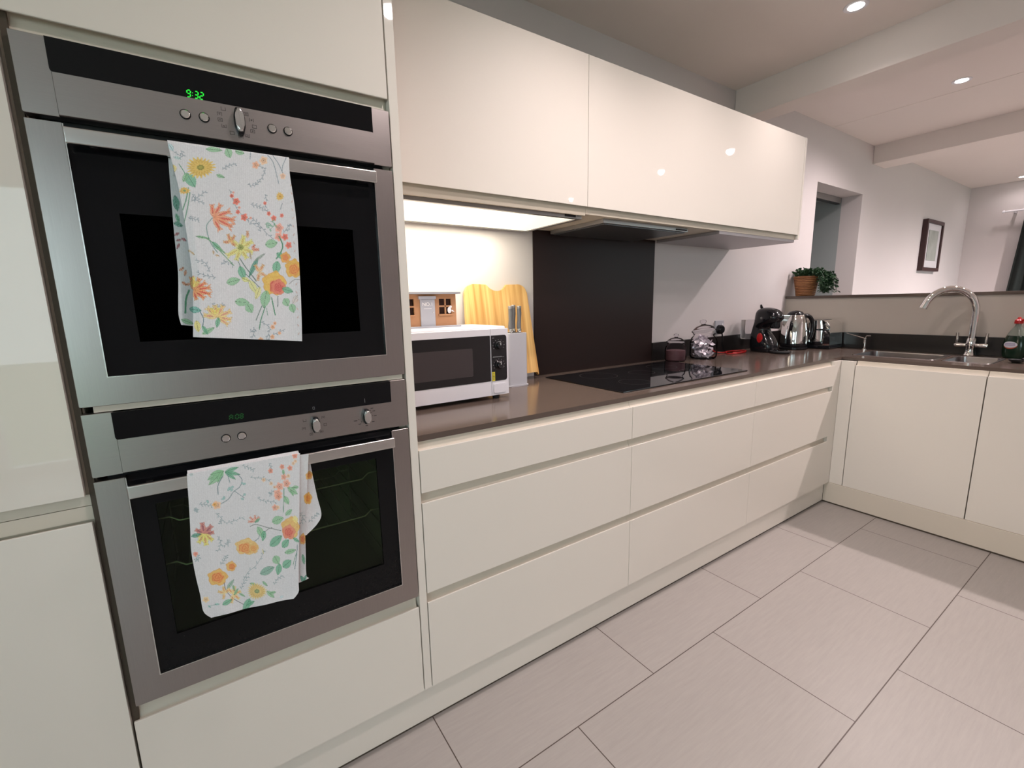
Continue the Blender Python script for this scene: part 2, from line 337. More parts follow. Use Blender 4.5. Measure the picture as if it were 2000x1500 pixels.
# recess beside the kitchen: reveals, grey space behind, sliding door track
w = MB(); w.box(RX0-.08, RX0, YB+.15, YB+.95, 0, RZ+.08); w.box(RX1, RX1+.08, YB+.15, YB+.95, 0, RZ+.08); w.box(RX0-.08, RX1+.08, YB+.15, YB+.95, RZ, RZ+.08)
struct(w.build('wall_recess', M['grey_wall'], smooth=0))
struct(MB().box(RX0-.5, RX1+.08, YB+.95, YB+1.02, 0, RZ+.1).build('wall_beyond', M['grey_wall'], smooth=0))
w = thing('sliding_door_track', 'grey metal door track under the top of the grey wall opening', 'door track', (RX0, YB+.15, 1.995))
MB().box(RX0+.001, RX1-.004, YB+.150, YB+.20, 2.000, RZ-.001, 0.004).build('track', M['hood_edge'], w)
MB().box(RX0+.001, RX1-.004, YB+.160, YB+.19, 1.995, 2.0005).build('track_slot', M['black_matt'], w)
# garden doors and added window behind the camera
d = thing('door_1', 'white framed glass garden doors', 'door', (D0, YF-.1, 0)); d['kind'] = 'structure'
f = MB()
for x in (D0, (D0+D1)/2-.035, D1-.07): f.box(x, x+.07, YF-.12, YF-.05, 0, DZ)
for z in (0, DZ-.07): f.box(D0, D1, YF-.12, YF-.05, z, z+.07)
f.build('door_frame', M['white_plastic'], d, smooth=0)
MB().box(D0+.07, D1-.07, YF-.09, YF-.084, .07, DZ-.07).build('pane', M['pane'], d, smooth=0)
d = thing('added_window_1', 'added white framed window of the far room, out of view', 'window', (WX0, YF-.1, .8)); d['kind'] = 'structure'  # added unseen window, only feeds daylight to the far room
f = MB()
for x in (WX0, (WX0+WX1)/2-.03, WX1-.06): f.box(x, x+.06, YF-.12, YF-.05, .8, 2.1)
for z in (.8, 2.04): f.box(WX0, WX1, YF-.12, YF-.05, z, z+.06)
f.build('window_frame', M['white_plastic'], d, smooth=0)
MB().box(WX0+.06, WX1-.06, YF-.09, YF-.084, .86, 2.04).build('pane', M['pane'], d, smooth=0)
struct(MB().box(-9, 12, -16, YF-.16, -.2, -.1).build('ground', M['grass'], smooth=0))
# half wall between kitchen and dining room
struct(MB().box(XBK, XBK+.13, -2.0, YB, 0, ZLED-.018).build('wall_half', M['tan_wall'], smooth=0))
tag(MB().box(XBK-.012, XBK+.20, -2.01, YB-.001, ZLED-.018, ZLED, 0.002).build('shelf', M['quartz'], smooth=30),
    'long thin brown capping shelf on top of the beige half wall', 'shelf')

# ------------------------------------------------------------------ fitted cabinets
def panel_front(x0, x1, z0, z1, y0=0.0, th=0.02, bev=0.0018):
    return MB().box(x0, x1, y0, y0+th, z0, z1, bev, 2)
def jpull_front(x0, x1, z0, z1, y0=0.0, th=0.02, top=True):
    # handleless front: its gripping edge is bevelled back to a thin lip
    l = 0.011
    if top: prof = [(y0, z0+.001), (y0+.001, z0), (y0+th, z0), (y0+th, z1-l*1.6), (y0+.007, z1-.001), (y0+.005, z1), (y0+.0012, z1), (y0, z1-.0015)]
    else: prof = [(y0, z1-.001), (y0+.001, z1), (y0+th, z1), (y0+th, z0+l*1.6), (y0+.007, z0+.001), (y0+.005, z0), (y0+.0012, z0), (y0, z0+.0015)]
    b = MB(); b.prism(prof, x0, x1, 'x'); return b
def channel(b, x0, x1, z0, z1, y0=0.0):
    # shallow C shaped finger channel behind two fronts
    ps = bez([(y0+.0112, z0-.0065, 0), (y0+.0170, z0+.000, 0), (y0+.0225, (z0+z1)/2, 0), (y0+.0210, z1, 0), (y0+.0205, min(z1+.004, .8485) if z0 < .86 else z1+.004, 0)], 9)
    pr = [(p.x, p.y) for p in ps]+[(y0+.045, ps[-1].y), (y0+.045, z0-.0180), (y0+.0205, z0-.0180)]
    b.prism(pr, x0, x1, 'x')

# far-left tall larder / fridge housing
t = thing('tall_cabinet', 'tall cream cabinet at far left with upper and lower door, beside the ovens', 'cabinet', (-1.21, 0, 0))
MB().box(-1.2128, -.6064, .0205, .60, ZP, TALL).build('carcass', M['carcass'], t, smooth=0)
b = MB(); b.box(-1.2128, -.6062, .0155, .0204, .8225, .8486).build('finger_channel', M['channel'], t, smooth=0); b = MB(); b.box(-1.2128, -.6062, .0155, .0204, .8498, .8705).build('finger_channel', M['channel'], t, smooth=0)
jpull_front(-1.2118, -.6106, .8714, TALL, top=False).build('upper_door', M['cream'], t)
jpull_front(-1.2118, -.6078, ZP, .8214, top=True).build('lower_door', M['cream'], t)

# oven tower
t = thing('oven_cabinet', 'tall cream cabinet that houses the two stainless ovens', 'cabinet', (-.3, 0, 0))
b = MB()
b.box(-.6045, -.5935, .022, .60, ZP, TALL); b.box(-.012, .0030, .022, .60, ZP, TALL)
b.box(-.5935, -.012, .30, .60, ZP, .40); b.box(-.5935, -.012, .06, .60, 1.66, TALL)
b.box(-.5935, -.012, .046, .56, .4130, .4255); b.box(-.5935, -.012, .59, .60, .42, 1.66)
b.build('carcass', M['carcass'], t, smooth=0)
MB().box(-.6055, -.5960, .012, .0219, ZP, TALL).build('shadow_gap', M['dark_gap'], t, smooth=0)
b = MB(); b.box(-.5780, -.004, .0020, .040, 1.0222, 1.0335); b.build('shelf_edge', M['channel'], t, smooth=0)
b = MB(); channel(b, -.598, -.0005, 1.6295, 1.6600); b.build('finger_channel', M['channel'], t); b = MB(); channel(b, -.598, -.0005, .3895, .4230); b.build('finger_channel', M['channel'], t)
jpull_front(-.6030, .0010, 1.6564, TALL, top=False).build('upper_door', M['cream'], t)
jpull_front(-.6030, .0010, ZP, .3895).build('drawer_front', M['cream'], t)
t = MB().box(.0045, .0255, .0005, .615, ZP, TALL, .001).build('end_panel', M['cream']); tag(t, 'narrow upright cream panel between the oven cabinet and the drawers', 'panel')

# base drawer units
ZD = [(.3915, .127), (.6823, .4203), (.8279, .7111)]
def drawer_unit(x0, x1, label):
    t = thing('drawer_cabinet', label, 'cabinet', ((x0+x1)/2, 0, 0), group='cream drawer cabinets under the hob worktop')
    b = MB(); b.box(x0, x1, .046, .58, ZP, .845); b.build('carcass', M['carcass'], t, smooth=0)
    for zt, zb in ZD:
        jpull_front(x0+.0012, x1-.0012, zb, zt).build('drawer_front', M['cream'], t)
    for z0, z1 in ((.3915, .4203), (.6823, .7111), (.8279, .8480)):
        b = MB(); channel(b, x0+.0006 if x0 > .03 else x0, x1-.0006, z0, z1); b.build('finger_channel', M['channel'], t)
    return t
drawer_unit(.0268, .8366, 'three-drawer cream cabinet next to the oven cabinet, microwave above it')
drawer_unit(.8366, 1.6599, 'middle three-drawer cream cabinet directly below the black hob')
drawer_unit(1.6599, 2.4690, 'three-drawer cream cabinet nearest the sink corner')
b = MB(); b.box(2.4690, XS+.019, .0005, .022, ZP, .848, .001); tag(b.build('corner_filler', M['cream']), 'narrow cream corner filler panel at the right end of the drawers', 'panel')

# sink run units (doors face -x)
def sink_unit(y0, y1, label):
    t = thing('base_cabinet', label, 'cabinet', (XS, (y0+y1)/2, 0), group='cream door cabinets of the sink run')
    MB().box(XS+.046, XBK-.01, y0+.0005, y1-.0005, ZP, .62).build('carcass', M['carcass'], t, smooth=0)
    prof = [(XS, ZP+.001), (XS+.001, ZP), (XS+.02, ZP), (XS+.02, .8279-.018), (XS+.007, .8269), (XS+.005, .8279), (XS+.0012, .8279), (XS, .8264)]
    b = MB()
    A = [b.bm.verts.new((x, y0+.0022, z)) for x, z in prof]; B = [b.bm.verts.new((x, y1-.0022, z)) for x, z in prof]
    b.bm.faces.new(A); b.bm.faces.new(B[::-1])
    for i in range(len(prof)): b.bm.faces.new((A[i], B[i], B[(i+1) % 8], A[(i+1) % 8]))
    b.build('door', M['cream'], t)
    b = MB(); ps = bez([(XS+.0112, .8215, 0), (XS+.017, .828, 0), (XS+.0235, .838, 0), (XS+.022, .8485, 0)], 8)
    pr = [(p.x, p.y) for p in ps]+[(XS+.046, .8485), (XS+.046, .80), (XS+.0205, .80)]; b.prism(pr, y0+.0015, y1-.0015, 'y'); b.build('finger_channel', M['channel'], t)
    return t
sink_unit(-.5809, -.0670, 'cream cupboard with wide door under the sink next to the corner')
sink_unit(-1.0950, -.5809, 'cream cupboard right of the sink cupboard, cut by the right frame edge')
sink_unit(-1.6090, -1.0950, 'cream cupboard at the far end of the sink run')
tag(MB().box(XS, XS+.022, -.0655, -.0005, ZP, .848, .001).build('corner_post', M['cream']), 'narrow cream post between the drawers and the sink cupboard door', 'panel')
# plinths
p1 = tag(MB().box(-1.21, XS-.006, .0224, .0384, .009, ZP-.001, .001).build('plinth', M['cream']), 'long cream plinth under the drawers and oven cabinet', 'plinth')
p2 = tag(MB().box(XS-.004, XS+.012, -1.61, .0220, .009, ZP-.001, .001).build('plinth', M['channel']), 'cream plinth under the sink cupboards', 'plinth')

MB().box(-1.21, XS-.006, .0262, .0370, .0005, .0088).build('seal_strip', M['dark_gap'], p1, smooth=0)
MB().box(XS-.0005, XS+.011, -1.61, .0220, .0005, .0088).build('seal_strip', M['dark_gap'], p2, smooth=0)
# worktop (one L) with sink openings
XWS = 2.592; YW = .0138
SKX0, SKX1 = 2.725, 3.045; SA0, SA1 = -.350, .020; SB0, SB1 = -.560, -.372
b = MB()
b.box(.0323, XWS, YW, YB-.001, ZWB, ZW)
b.box(XWS, XBK-.001, SA1, YB-.001, ZWB, ZW)
b.box(XWS, SKX0, -1.62, SA1, ZWB, ZW); b.box(SKX1, XBK-.001, -1.62, SA1, ZWB, ZW)
b.box(SKX0, SKX1, SB1, SA0, ZWB, ZW); b.box(SKX0, SKX1, -1.62, SB0, ZWB, ZW)
# pale worn arris along the front edge
wt = b.build('worktop', M['quartz'], smooth=0); tag(wt, 'brown quartz L-shaped worktop running along wall and sink', 'worktop')
b = MB(); b.box(1.6815, XBK-.001, YB-.015, YB-.0015, ZW+.0003, .9670, .001); b.box(XBK-.0152, XBK-.0015, -1.62, YB-.016, ZW+.0003, .9670, .001)
tag(b.build('upstand', M['upstand']), 'low dark upstand strip behind the worktop and sink', 'upstand')
tag(MB().box(.859, 1.681, YB-.008, YB-.0015, ZW+.0003, 1.5210, .0006).build('splashback', M['splash']), 'dark brown splashback panel behind the hob', 'splashback')

# wall units
def wall_unit(x0, x1, label, lip):
    t = thing('wall_cabinet', label, 'cabinet', ((x0+x1)/2, YU, 1.52), group='glossy cream wall cabinets')
    MB().box(x0+.0005, x1-.0005, YU+.022, YB-.001, 1.5218, 2.0470, .0005).build('carcass', M['carcass'], t, smooth=0)
    x1f = x1-.0012 if lip else x1-.019
    jpull_front(x0+.0012, x1f, 1.5447, 2.0483, y0=YU, top=False).build('lift_door', M['cream'], t)
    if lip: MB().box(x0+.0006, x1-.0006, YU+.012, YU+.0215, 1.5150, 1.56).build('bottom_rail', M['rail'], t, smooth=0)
    else:
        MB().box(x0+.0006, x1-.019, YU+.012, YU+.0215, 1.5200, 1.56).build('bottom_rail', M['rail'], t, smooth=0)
        MB().box(x1-.0178, x1, YU-.001, YB-.001, 1.5218, 2.0490, .001).build('side_panel', M['cream'], t)
    return t
wall_unit(.0262, .8190, 'cream gloss wall cabinet above the microwave, nearest the oven cabinet', True)
wc = wall_unit(.8190, 2.4227, 'long cream gloss wall cabinet above the hob, with outer end panel', False)
up = MB().box(1.677, 2.400, .236, .600, 1.5055, 1.5215, .0015).build('under_panel', M['underpanel'], wc); up['label'] = 'flat grey panel under the cabinet'

# under cabinet light
t = thing('under_cabinet_light', 'glowing rectangular light panel in grey frame under the first wall cabinet', 'light', (.43, .43, 1.5045))
LX0, LX1, LY0, LY1 = .032, .8175, .252, .600; lz0, lz1 = 1.5045, 1.5212
b = MB(); b.box(LX0, LX1, LY0, LY0+.016, lz0, lz1, .001); b.box(LX0, LX1, LY1-.010, LY1, lz0, lz1, .001)
b.box(LX0, LX0+.012, LY0+.016, LY1-.01, lz0, lz1); b.box(LX1-.016, LX1, LY0+.016, LY1-.01, lz0, lz1, .001)
b.build('frame', M['hood_edge'], t)
MB().box(LX0+.012, LX1-.016, LY0+.016, LY1-.010, lz0+.004, lz0+.008).build('diffuser', M['lightglass'], t, smooth=0)
MB().box(.735, .785, LY0-.0035, LY0-.0002, lz0+.004, lz0+.012, .0008).build('switch', M['black'], t)
o = area('under_cabinet_glow', (.36, .44, 1.503), (0, 0, 0), .60, .24, 2.6, (1.0, 0.91, 0.74)); o.parent = t; o.location = (.36-.43, .44-.43, 1.502-1.5045)

# extractor hood slab and blank panel
t = thing('extractor_hood', 'flat dark grey extractor hood under the wall cabinet above the hob', 'extractor hood', (1.21, .43, 1.5005))
MB().box(.9457, 1.4809, .268, .600, 1.5050, 1.5215, .0015).build('body', M['hood_edge'], t)
MB().box(.958, 1.470, .278, .590, 1.5005, 1.5052, .001).build('filter', M['hood'], t)
b = MB(); b.box(1.395, 1.470, .2655, .2682, 1.508, 1.5145); b.build('switch_strip', M['black'], t, smooth=0)

# ------------------------------------------------------------------ ovens
def seven(b, ch, x, z, w, h, y, s, th=0.0004, drop=''):
    segs = {'a': (0, h, w, h), 'b': (w, h/2, w, h), 'c': (w, 0, w, h/2), 'd': (0, 0, w, 0), 'e': (0, 0, 0, h/2), 'f': (0, h/2, 0, h), 'g': (0, h/2, w, h/2)}
    on = {'9': 'abcdfg', '3': 'abcdg', '2': 'abged', '8': 'abcdefg', '0': 'abcdef'}[ch]
    for k in on:
        if k in drop: continue
        x0, z0, x1, z1 = segs[k]; t = .0009
        if x0 == x1: z0 += t; z1 -= t; c = [(x0-t, z0), (x0+t, z0), (x1+t, z1), (x1-t, z1)]
        else: c = [(x0+t, z0-t), (x1-t, z0-t), (x1-t, z0+t), (x0+t, z0+t)]
        c = [(x+px+s*pz, z+pz) for px, pz in c]
        b.prism(c, y, y+th, 'y')
def symbol(b, x, z, k, y=-.0088, s=.0038):
    t = .00035
    def ln(x0, z0, x1, z1): b.box(min(x0, x1)-t, max(x0, x1)+t, y, y+.0003, min(z0, z1)-t, max(z0, z1)+t)
    ln(x-s, z-s*.8, x-s, z+s*.8); ln(x+s, z-s*.8, x+s, z+s*.8)
    if k % 3 != 0: ln(x-s, z+s*.8, x+s, z+s*.8)
    if k % 4 != 1: ln(x-s, z-s*.8, x+s, z-s*.8)
    if k % 2: ln(x-s*.4, z, x+s*.4, z); ln(x, z-s*.4, x, z+s*.4)
    elif k % 4 == 2:
        ln(x-s*.5, z-s*.3, x+s*.5, z-s*.3); ln(x-s*.5, z+s*.3, x+s*.5, z+s*.3)
def make_oven(z0, label, lower):
    t = thing('built_in_oven', label, 'oven', (-.2975, 0, z0), group='built-in stainless ovens')
    X0, X1 = -.5950, 0.0; a, c = -.5520, -.0400; Y = -.0050
    f = 'steel_v'
    b = MB(); h0, h1 = X0+.016, X1-.014
    b.box(h0, -.540, .0225, .50, z0+.006, z0+.585); b.box(-.055, h1, .0225, .50, z0+.006, z0+.585); b.box(-.540, -.055, .0225, .50, z0+.006, z0+.065)
    b.box(-.540, -.055, .0225, .50, z0+.445, z0+.585); b.box(-.540, -.055, .43, .50, z0+.065, z0+.445)
    b.build('housing', M['black_matt'], t, smooth=0)
    # control panel: two side pieces, sloping steel strip and black display glass
    b = MB()
    b.prism(rnd([(X0, z0+.478), (a, z0+.478), (a, z0+.5950), (X0, z0+.5950)], [.003, 0, 0, .001], 3), Y, .016, 'y', .0006, 1)
    b.prism(rnd([(c, z0+.478), (X1, z0+.478), (X1, z0+.5950), (c, z0+.5950)], [0, .003, .001, 0], 3), Y, .016, 'y', .0006, 1)
    b.prism([(Y-.0005, z0+.478), (Y-.0035, z0+.4805), (Y-.0035, z0+.5435), (.016, z0+.5435), (.016, z0+.478)], a+.0004, c-.0004, 'x')
    b.build('control_panel', M['steel'], t)
    MB().prism(rnd([(a-.002, z0+.5437), (c+.001, z0+.5437), (c+.001, z0+.5945), (a-.002, z0+.5945)], [.005, 0, 0, 0], 4), Y-.0032, .0155, 'y', .0004, 1).build('display_glass', M['black_glass'], t)
    if not lower:
        b = MB(); zz = z0+.5445; x = -.3755
        for ch, dx in (('9', 0), ('3', .0115), ('2', .0195)): seven(b, ch, x+dx, zz, .0052, .0115, Y-.0036, .12)
        b.box(x+.0082, x+.0093, Y-.0036, Y-.0032, zz+.003, zz+.0042); b.box(x+.0089, x+.0100, Y-.0036, Y-.0032, zz+.0075, zz+.0087)
        b.build('clock_digits', M['led'], t, smooth=0)
        btn = [(-.3815, .5137), (-.3530, .5138), (-.2413, .5146), (-.2127, .5149)]; kn = [(-.2970, .5160, .022)]; R = 1
    else:
        b = MB(); zz = z0+.5525; x = -.3755
        for ch, dx, dr in (('8', 0, 'd'), ('0', .0105, ''), ('8', .0185, '')): seven(b, ch, x+dx, zz, .0052, .0095, Y-.0036, .10, drop=dr)
        b.box(x+.0077, x+.0086, Y-.0036, Y-.0032, zz+.002, zz+.003); b.box(x+.0081, x+.0090, Y-.0036, Y-.0032, zz+.0062, zz+.0072)
        b.build('clock_digits', M['led_dim'], t, smooth=0)
        btn = [(-.3861, .5159), (-.3580, .5162)]; kn = [(-.2158, .5166, .0165), (-.1027, .5178, .0165)]; R = 0
        b = MB()
        b.box(-.2178, -.2138, Y-.0035, Y-.0032, z0+.5505, z0+.551); b.box(-.2178, -.2138, Y-.0035, Y-.0032, z0+.556, z0+.5565)
        b.box(-.2178, -.2173, Y-.0035, Y-.0032, z0+.5505, z0+.5565); b.box(-.2143, -.2138, Y-.0035, Y-.0032, z0+.5505, z0+.5565)
        b.build('dial_symbol', M['ink_grey'], t, smooth=0); b = MB(); b.box(-.1030, -.1024, Y-.0035, Y-.0032, z0+.5505, z0+.5600); b.build('dial_symbol', M['ink_grey'], t, smooth=0)
    for x, z in btn:
        bt = MB().lathe([(.0082, 0), (.0086, .0006), (.0086, .0018)], 24, (x, Y-.0053, z0+z), 'y').build('button', M['black'], t)
        MB().lathe([(.0058, -.0028), (.0070, -.0018), (.0072, 0)], 24, (x, Y-.0053, z0+z), 'y').build('button_cap', M['chrome'], bt)
    for x, z, h in kn:
        w = .0082
        def pill(w, h): return rnd([(x-w*.55, z0+z-h), (x+w*.55, z0+z-h), (x+w, z0+z-h*.35), (x+w, z0+z+h*.35), (x+w*.55, z0+z+h), (x-w*.55, z0+z+h), (x-w, z0+z+h*.35), (x-w, z0+z-h*.35)], .003, 3)
        kb = MB().prism(pill(w*1.12, h*1.08), Y-.0120, Y-.0036, 'y', .001).build('knob', M['black'], t)
        MB().prism(pill(w*.90, h*.94), Y-.0220, Y-.0121, 'y', .0035, 3).build('knob_cap', M['alu'], kb)
    b = MB(); k = 0
    if not lower:
        pos = [(-.024, .019), (-.031, .009), (-.031, -.001), (-.026, -.011), (-.014, -.021), (0, -.0255), (.011, -.0215), (.021, -.012), (.025, -.003), (.021, .008), (.013, .017)]
        for dx, dz in pos: symbol(b, -.297+dx, z0+.516+dz, k, Y-.0038, .0034); k += 1
    else:
        for dx, dz in [(-.021, .012), (-.024, -.006), (-.010, -.021), (.012, -.018), (.021, -.004), (.018, .013)]: symbol(b, -.2158+dx, z0+.5166+dz, k, Y-.0038, .003); k += 1
        b.build('dial_marks', M['ink'], t, smooth=0); b = MB()
        for dx, dz in [(-.024, -.008), (-.016, -.017), (0, -.023), (.016, -.016), (.022, -.002), (.019, .010), (.015, .017)]:
            b.box(-.1027+dx-.003, -.1027+dx+.003, Y-.0038, Y-.0035, z0+.5178+dz-.0008, z0+.5178+dz+.0008)
            b.box(-.1027+dx*.72-.0008, -.1027+dx*.72+.0008, Y-.0038, Y-.0035, z0+.5178+dz*.72-.0008, z0+.5178+dz*.72+.0008)
        b.box(-.132, -.124, Y-.0038, Y-.0035, z0+.5095, z0+.511)
    b.build('dial_marks', M['ink'], t, smooth=0)
    # door
    b = MB()
    b.prism(rnd([(X0, z0), (X1, z0), (X1, z0+.4700), (c-.001, z0+.4700), (c-.001, z0+.050), (a+.001, z0+.050), (a+.001, z0+.4700), (X0, z0+.4700)],
                [.003, .003, .001, 0, 0, 0, 0, .001], 3), Y, .016, 'y', .0006, 1)
    b.build('door_frame', M[f], t)
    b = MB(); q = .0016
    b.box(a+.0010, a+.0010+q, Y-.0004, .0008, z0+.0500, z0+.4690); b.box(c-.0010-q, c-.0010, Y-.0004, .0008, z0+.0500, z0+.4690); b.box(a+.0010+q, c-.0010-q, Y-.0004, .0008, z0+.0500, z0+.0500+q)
    b.build('edge_highlight', M['alu'], t, smooth=0)  # bright strips standing in for the highlight along the frame's inner edge
    b = MB(); b.prism([(.002, z0+.4590), (.012, z0+.4700), (.016, z0+.4700), (.016, z0+.4590)], a+.0012, c-.0012, 'x')
    b.build('door_top_vent', M['black'], t, smooth=0)
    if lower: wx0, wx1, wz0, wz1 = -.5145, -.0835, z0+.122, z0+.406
    else: wx0, wx1, wz0, wz1 = -.4976, -.0975, z0+.110, z0+.335
    b = MB(); gx0, gx1, gz0, gz1 = a+.0012, c-.0012, z0+.0505, z0+.4595
    b.box(gx0, wx0, .001, .009, gz0, gz1); b.box(wx1, gx1, .001, .009, gz0, gz1); b.box(wx0, wx1, .001, .009, gz0, wz0); b.box(wx0, wx1, .001, .009, wz1, gz1)
    b.build('door_glass', M['black_glass'], t, smooth=0)
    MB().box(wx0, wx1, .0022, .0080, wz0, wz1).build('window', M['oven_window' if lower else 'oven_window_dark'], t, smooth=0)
    # hollow cavity with wire racks
    cx0, cx1, cz0, cz1, cy1 = -.535, -.060, z0+.070, z0+.440, .42
    b = MB(); b.box(cx0-.003, cx0, .0226, cy1, cz0, cz1); b.box(cx1, cx1+.003, .0226, cy1, cz0, cz1); b.box(cx0, cx1, .0226, cy1, cz0-.003, cz0)
    b.box(cx0, cx1, .0226, cy1, cz1, cz1+.003); b.box(cx0, cx1, cy1, cy1+.003, cz0, cz1)
    b.build('cavity', M['oven_in'], t, smooth=0)
    wr = M['rack'] if lower else M['knife_grey']
    for zr in ((.345, .245) if lower else (.30, .18)):
        z = z0+zr; r = MB()
        for y in (.045, .385): r.tube([(cx0+.004, y, z+.012), (cx0+.035, y, z+.012), (cx0+.050, y, z), (cx1-.050, y, z), (cx1-.035, y, z+.012), (cx1-.004, y, z+.012)], .0022, 6)
        for k in range(14): r.tube([(cx0+.055+k*.0281, .045, z), (cx0+.055+k*.0281, .385, z)], .0012, 5)
        r.build('rack', wr, t)
    for x in (cx0+.008, cx1-.008):
        r = MB()
        for k in range(4): r.tube([(x, .05, z0+.13+k*.075), (x, .38, z0+.13+k*.075)], .0022, 6)
        for y in (.06, .37): r.tube([(x, y, z0+.11), (x, y, z0+.38)], .0022, 6)
        r.build('side_runners', wr, t)
    # bar handle between the uprights
    b = MB(); b.box(a+.004, c-.004, -.0300, -.0200, z0+.4335, z0+.4585, .0025, 3)
    b.build('handle', M['alu'], t)
    for x in (a+.030, c-.040): MB().box(x, x+.010, -.0202, .0015, z0+.438, z0+.454).build('handle_post', M['steel'], t, smooth=0)
    return t
make_oven(1.0341, 'upper stainless oven with its clock reading 9:32 in green', False)
make_oven(.4262, 'lower stainless oven with two dials and dim clock', True)

# ------------------------------------------------------------------ tea towels: printed pattern painted into a colour attribute
class Print:
    def __init__(s, w, h, seed):
        s.w, s.h = w, h; s.r = random.Random(seed); s.a = np.empty((h, w, 3), np.float32); s.a[:] = (0.895, 0.895, 0.905)
        yy, xx = np.mgrid[0:h, 0:w]; s.a *= (1-.022*((xx//7) % 2))[..., None]
    def win(s, x0, y0, x1, y1):
        x0, y0, x1, y1 = max(0, int(x0)), max(0, int(y0)), min(s.w, int(x1)+1), min(s.h, int(y1)+1)
        if x1 <= x0 or y1 <= y0: return None
        yy, xx = np.mgrid[y0:y1, x0:x1]; return (slice(y0, y1), slice(x0, x1)), xx.astype(np.float32), yy.astype(np.float32)
    def mix(s, sl, m, c):
        m = np.clip(m, 0, 1)[..., None]; s.a[sl] = s.a[sl]*(1-m)+np.asarray(c, np.float32)*m
    def leaf(s, x, y, L, w, ang, c, vein=True, al=.85):
        R = L*.6+w; q = s.win(x-R, y-R, x+R, y+R)
        if not q: return
        sl, xx, yy = q; ca, sa = math.cos(ang), math.sin(ang); u = ((xx-x)*ca+(yy-y)*sa)/L+.5; v = (-(xx-x)*sa+(yy-y)*ca)
        uc = np.clip(u, 0, 1); hw = w*.5*np.clip(np.sin(PI*uc**.85), 0, 1)**.8; d = hw-np.abs(v)
        c = np.asarray(c); light = np.clip(c*1.25+.12, 0, 1)
        body = np.clip(d/1.5, 0, 1)*((u > 0) & (u < 1)); s.mix(sl, body*al*.8, light)
        rib = .5+.5*np.sin(u*L*.55+np.abs(v)*.5); s.mix(sl, body*rib*al*.75, c)
        if vein: s.mix(sl, body*np.clip(1.6-np.abs(v), 0, 1)*al, c*.6)
        s.mix(sl, body*np.clip(2.2-d, 0, 1)*al*.8, c*.65)
    def stem(s, P, w, c, al=.85):
        P = smooth_path([(p[0], p[1], 0) for p in P], 10)
        for a, b in zip(P, P[1:]):
            q = s.win(min(a.x, b.x)-w-2, min(a.y, b.y)-w-2, max(a.x, b.x)+w+2, max(a.y, b.y)+w+2)
            if not q: continue
            sl, xx, yy = q; dx, dy = b.x-a.x, b.y-a.y; l2 = dx*dx+dy*dy+1e-6
            t = np.clip(((xx-a.x)*dx+(yy-a.y)*dy)/l2, 0, 1); d = np.hypot(xx-a.x-t*dx, yy-a.y-t*dy); s.mix(sl, np.clip(w*.5+.8-d, 0, 1)*al, c)
        return P
    def sprig(s, P, c=(.42, .47, .50), n=9, L=18, w=7, berries=None, al=.7):
        Q = s.stem(P, 2.4, c, al)
        for i in range(n):
            p = Q[int((i+.5)/n*(len(Q)-1))]; k = min(int((i+.5)/n*(len(Q)-1))+1, len(Q)-1); d = Q[k]-Q[k-1]; a = math.atan2(d.y, d.x)+(1 if i % 2 else -1)*.9
            l = L*s.r.uniform(.7, 1.2); s.leaf(p.x+math.cos(a)*l*.55, p.y+math.sin(a)*l*.55, l, w, a, c, False, al)
            if berries and i % 2 == 0: s.blossom(p.x+math.cos(a)*l*1.3, p.y+math.sin(a)*l*1.3, s.r.uniform(9, 14), berries)
    def blossom(s, x, y, R, c, al=.8):
        c = np.asarray(c)
        q = s.win(x-R*1.3, y-R*1.3, x+R*1.3, y+R*1.3)
        if not q: return
        sl, xx, yy = q; r = np.hypot(xx-x, yy-y)/R; a = np.arctan2(yy-y, xx-x)+s.r.uniform(0, 6); e = .88+.13*np.cos(5*a)
        s.mix(sl, np.clip((e-r)*R/2, 0, 1)*al, np.clip(c*1.1+.08, 0, 1)); s.mix(sl, np.clip(1-np.abs(r-.45*e)*6, 0, 1)*al*.8, c*.8); s.mix(sl, np.clip((.2-r)*8, 0, 1)*al, c*.55)
    def daisy(s, x, y, R, n, c1, c2, cc, sx=1, sy=1, rot=0):
        q = s.win(x-R*1.2*sx, y-R*1.2*sy, x+R*1.2*sx, y+R*1.2*sy)
        if not q: return
        sl, xx, yy = q; X = (xx-x)/sx; Y = (yy-y)/sy; r = np.hypot(X, Y)/R; a = np.arctan2(Y, X)+rot
        e = .80+.13*np.cos(n*a)+.06*np.sin(3*a+1); body = np.clip((e-r)*R/2, 0, 1)
        s.mix(sl, body*.85, c1); st = (.5+.5*np.cos(n*a+r*3))**2; s.mix(sl, body*st*np.clip(1.1-r, 0, 1)*.8, c2)
        e2 = .55+.12*np.cos((n-5)*a+2); s.mix(sl, np.clip(1-np.abs(r-e2)*9, 0, 1)*.6, np.asarray(c2)*.9)
        s.mix(sl, np.clip((.26+.04*np.cos(8*a)-r)*12, 0, 1)*.8, cc); s.mix(sl, np.clip(1-np.abs(r-.17)*18, 0, 1)*.6, np.asarray(cc)*.6)
    def rose(s, x, y, R, outer, inner, dark, ix=0, iy=0, sx=1, sy=1):
        q = s.win(x-R*1.2*sx, y-R*1.2*sy, x+R*1.2*sx, y+R*1.2*sy)
        if not q: return
        sl, xx, yy = q; X = (xx-x)/sx; Y = (yy-y)/sy; r = np.hypot(X, Y)/R; a = np.arctan2(Y, X)
        e = .90+.07*np.cos(5*a+1)+.04*np.cos(9*a); body = np.clip((e-r)*R/2, 0, 1); s.mix(sl, body*.9, outer)
        s.mix(sl, body*np.clip(.75+.4*np.sin(r*13+2.2*np.sin(3*a)), 0, 1)*.35, np.asarray(outer)*.82+np.array([.12, 0, 0]))
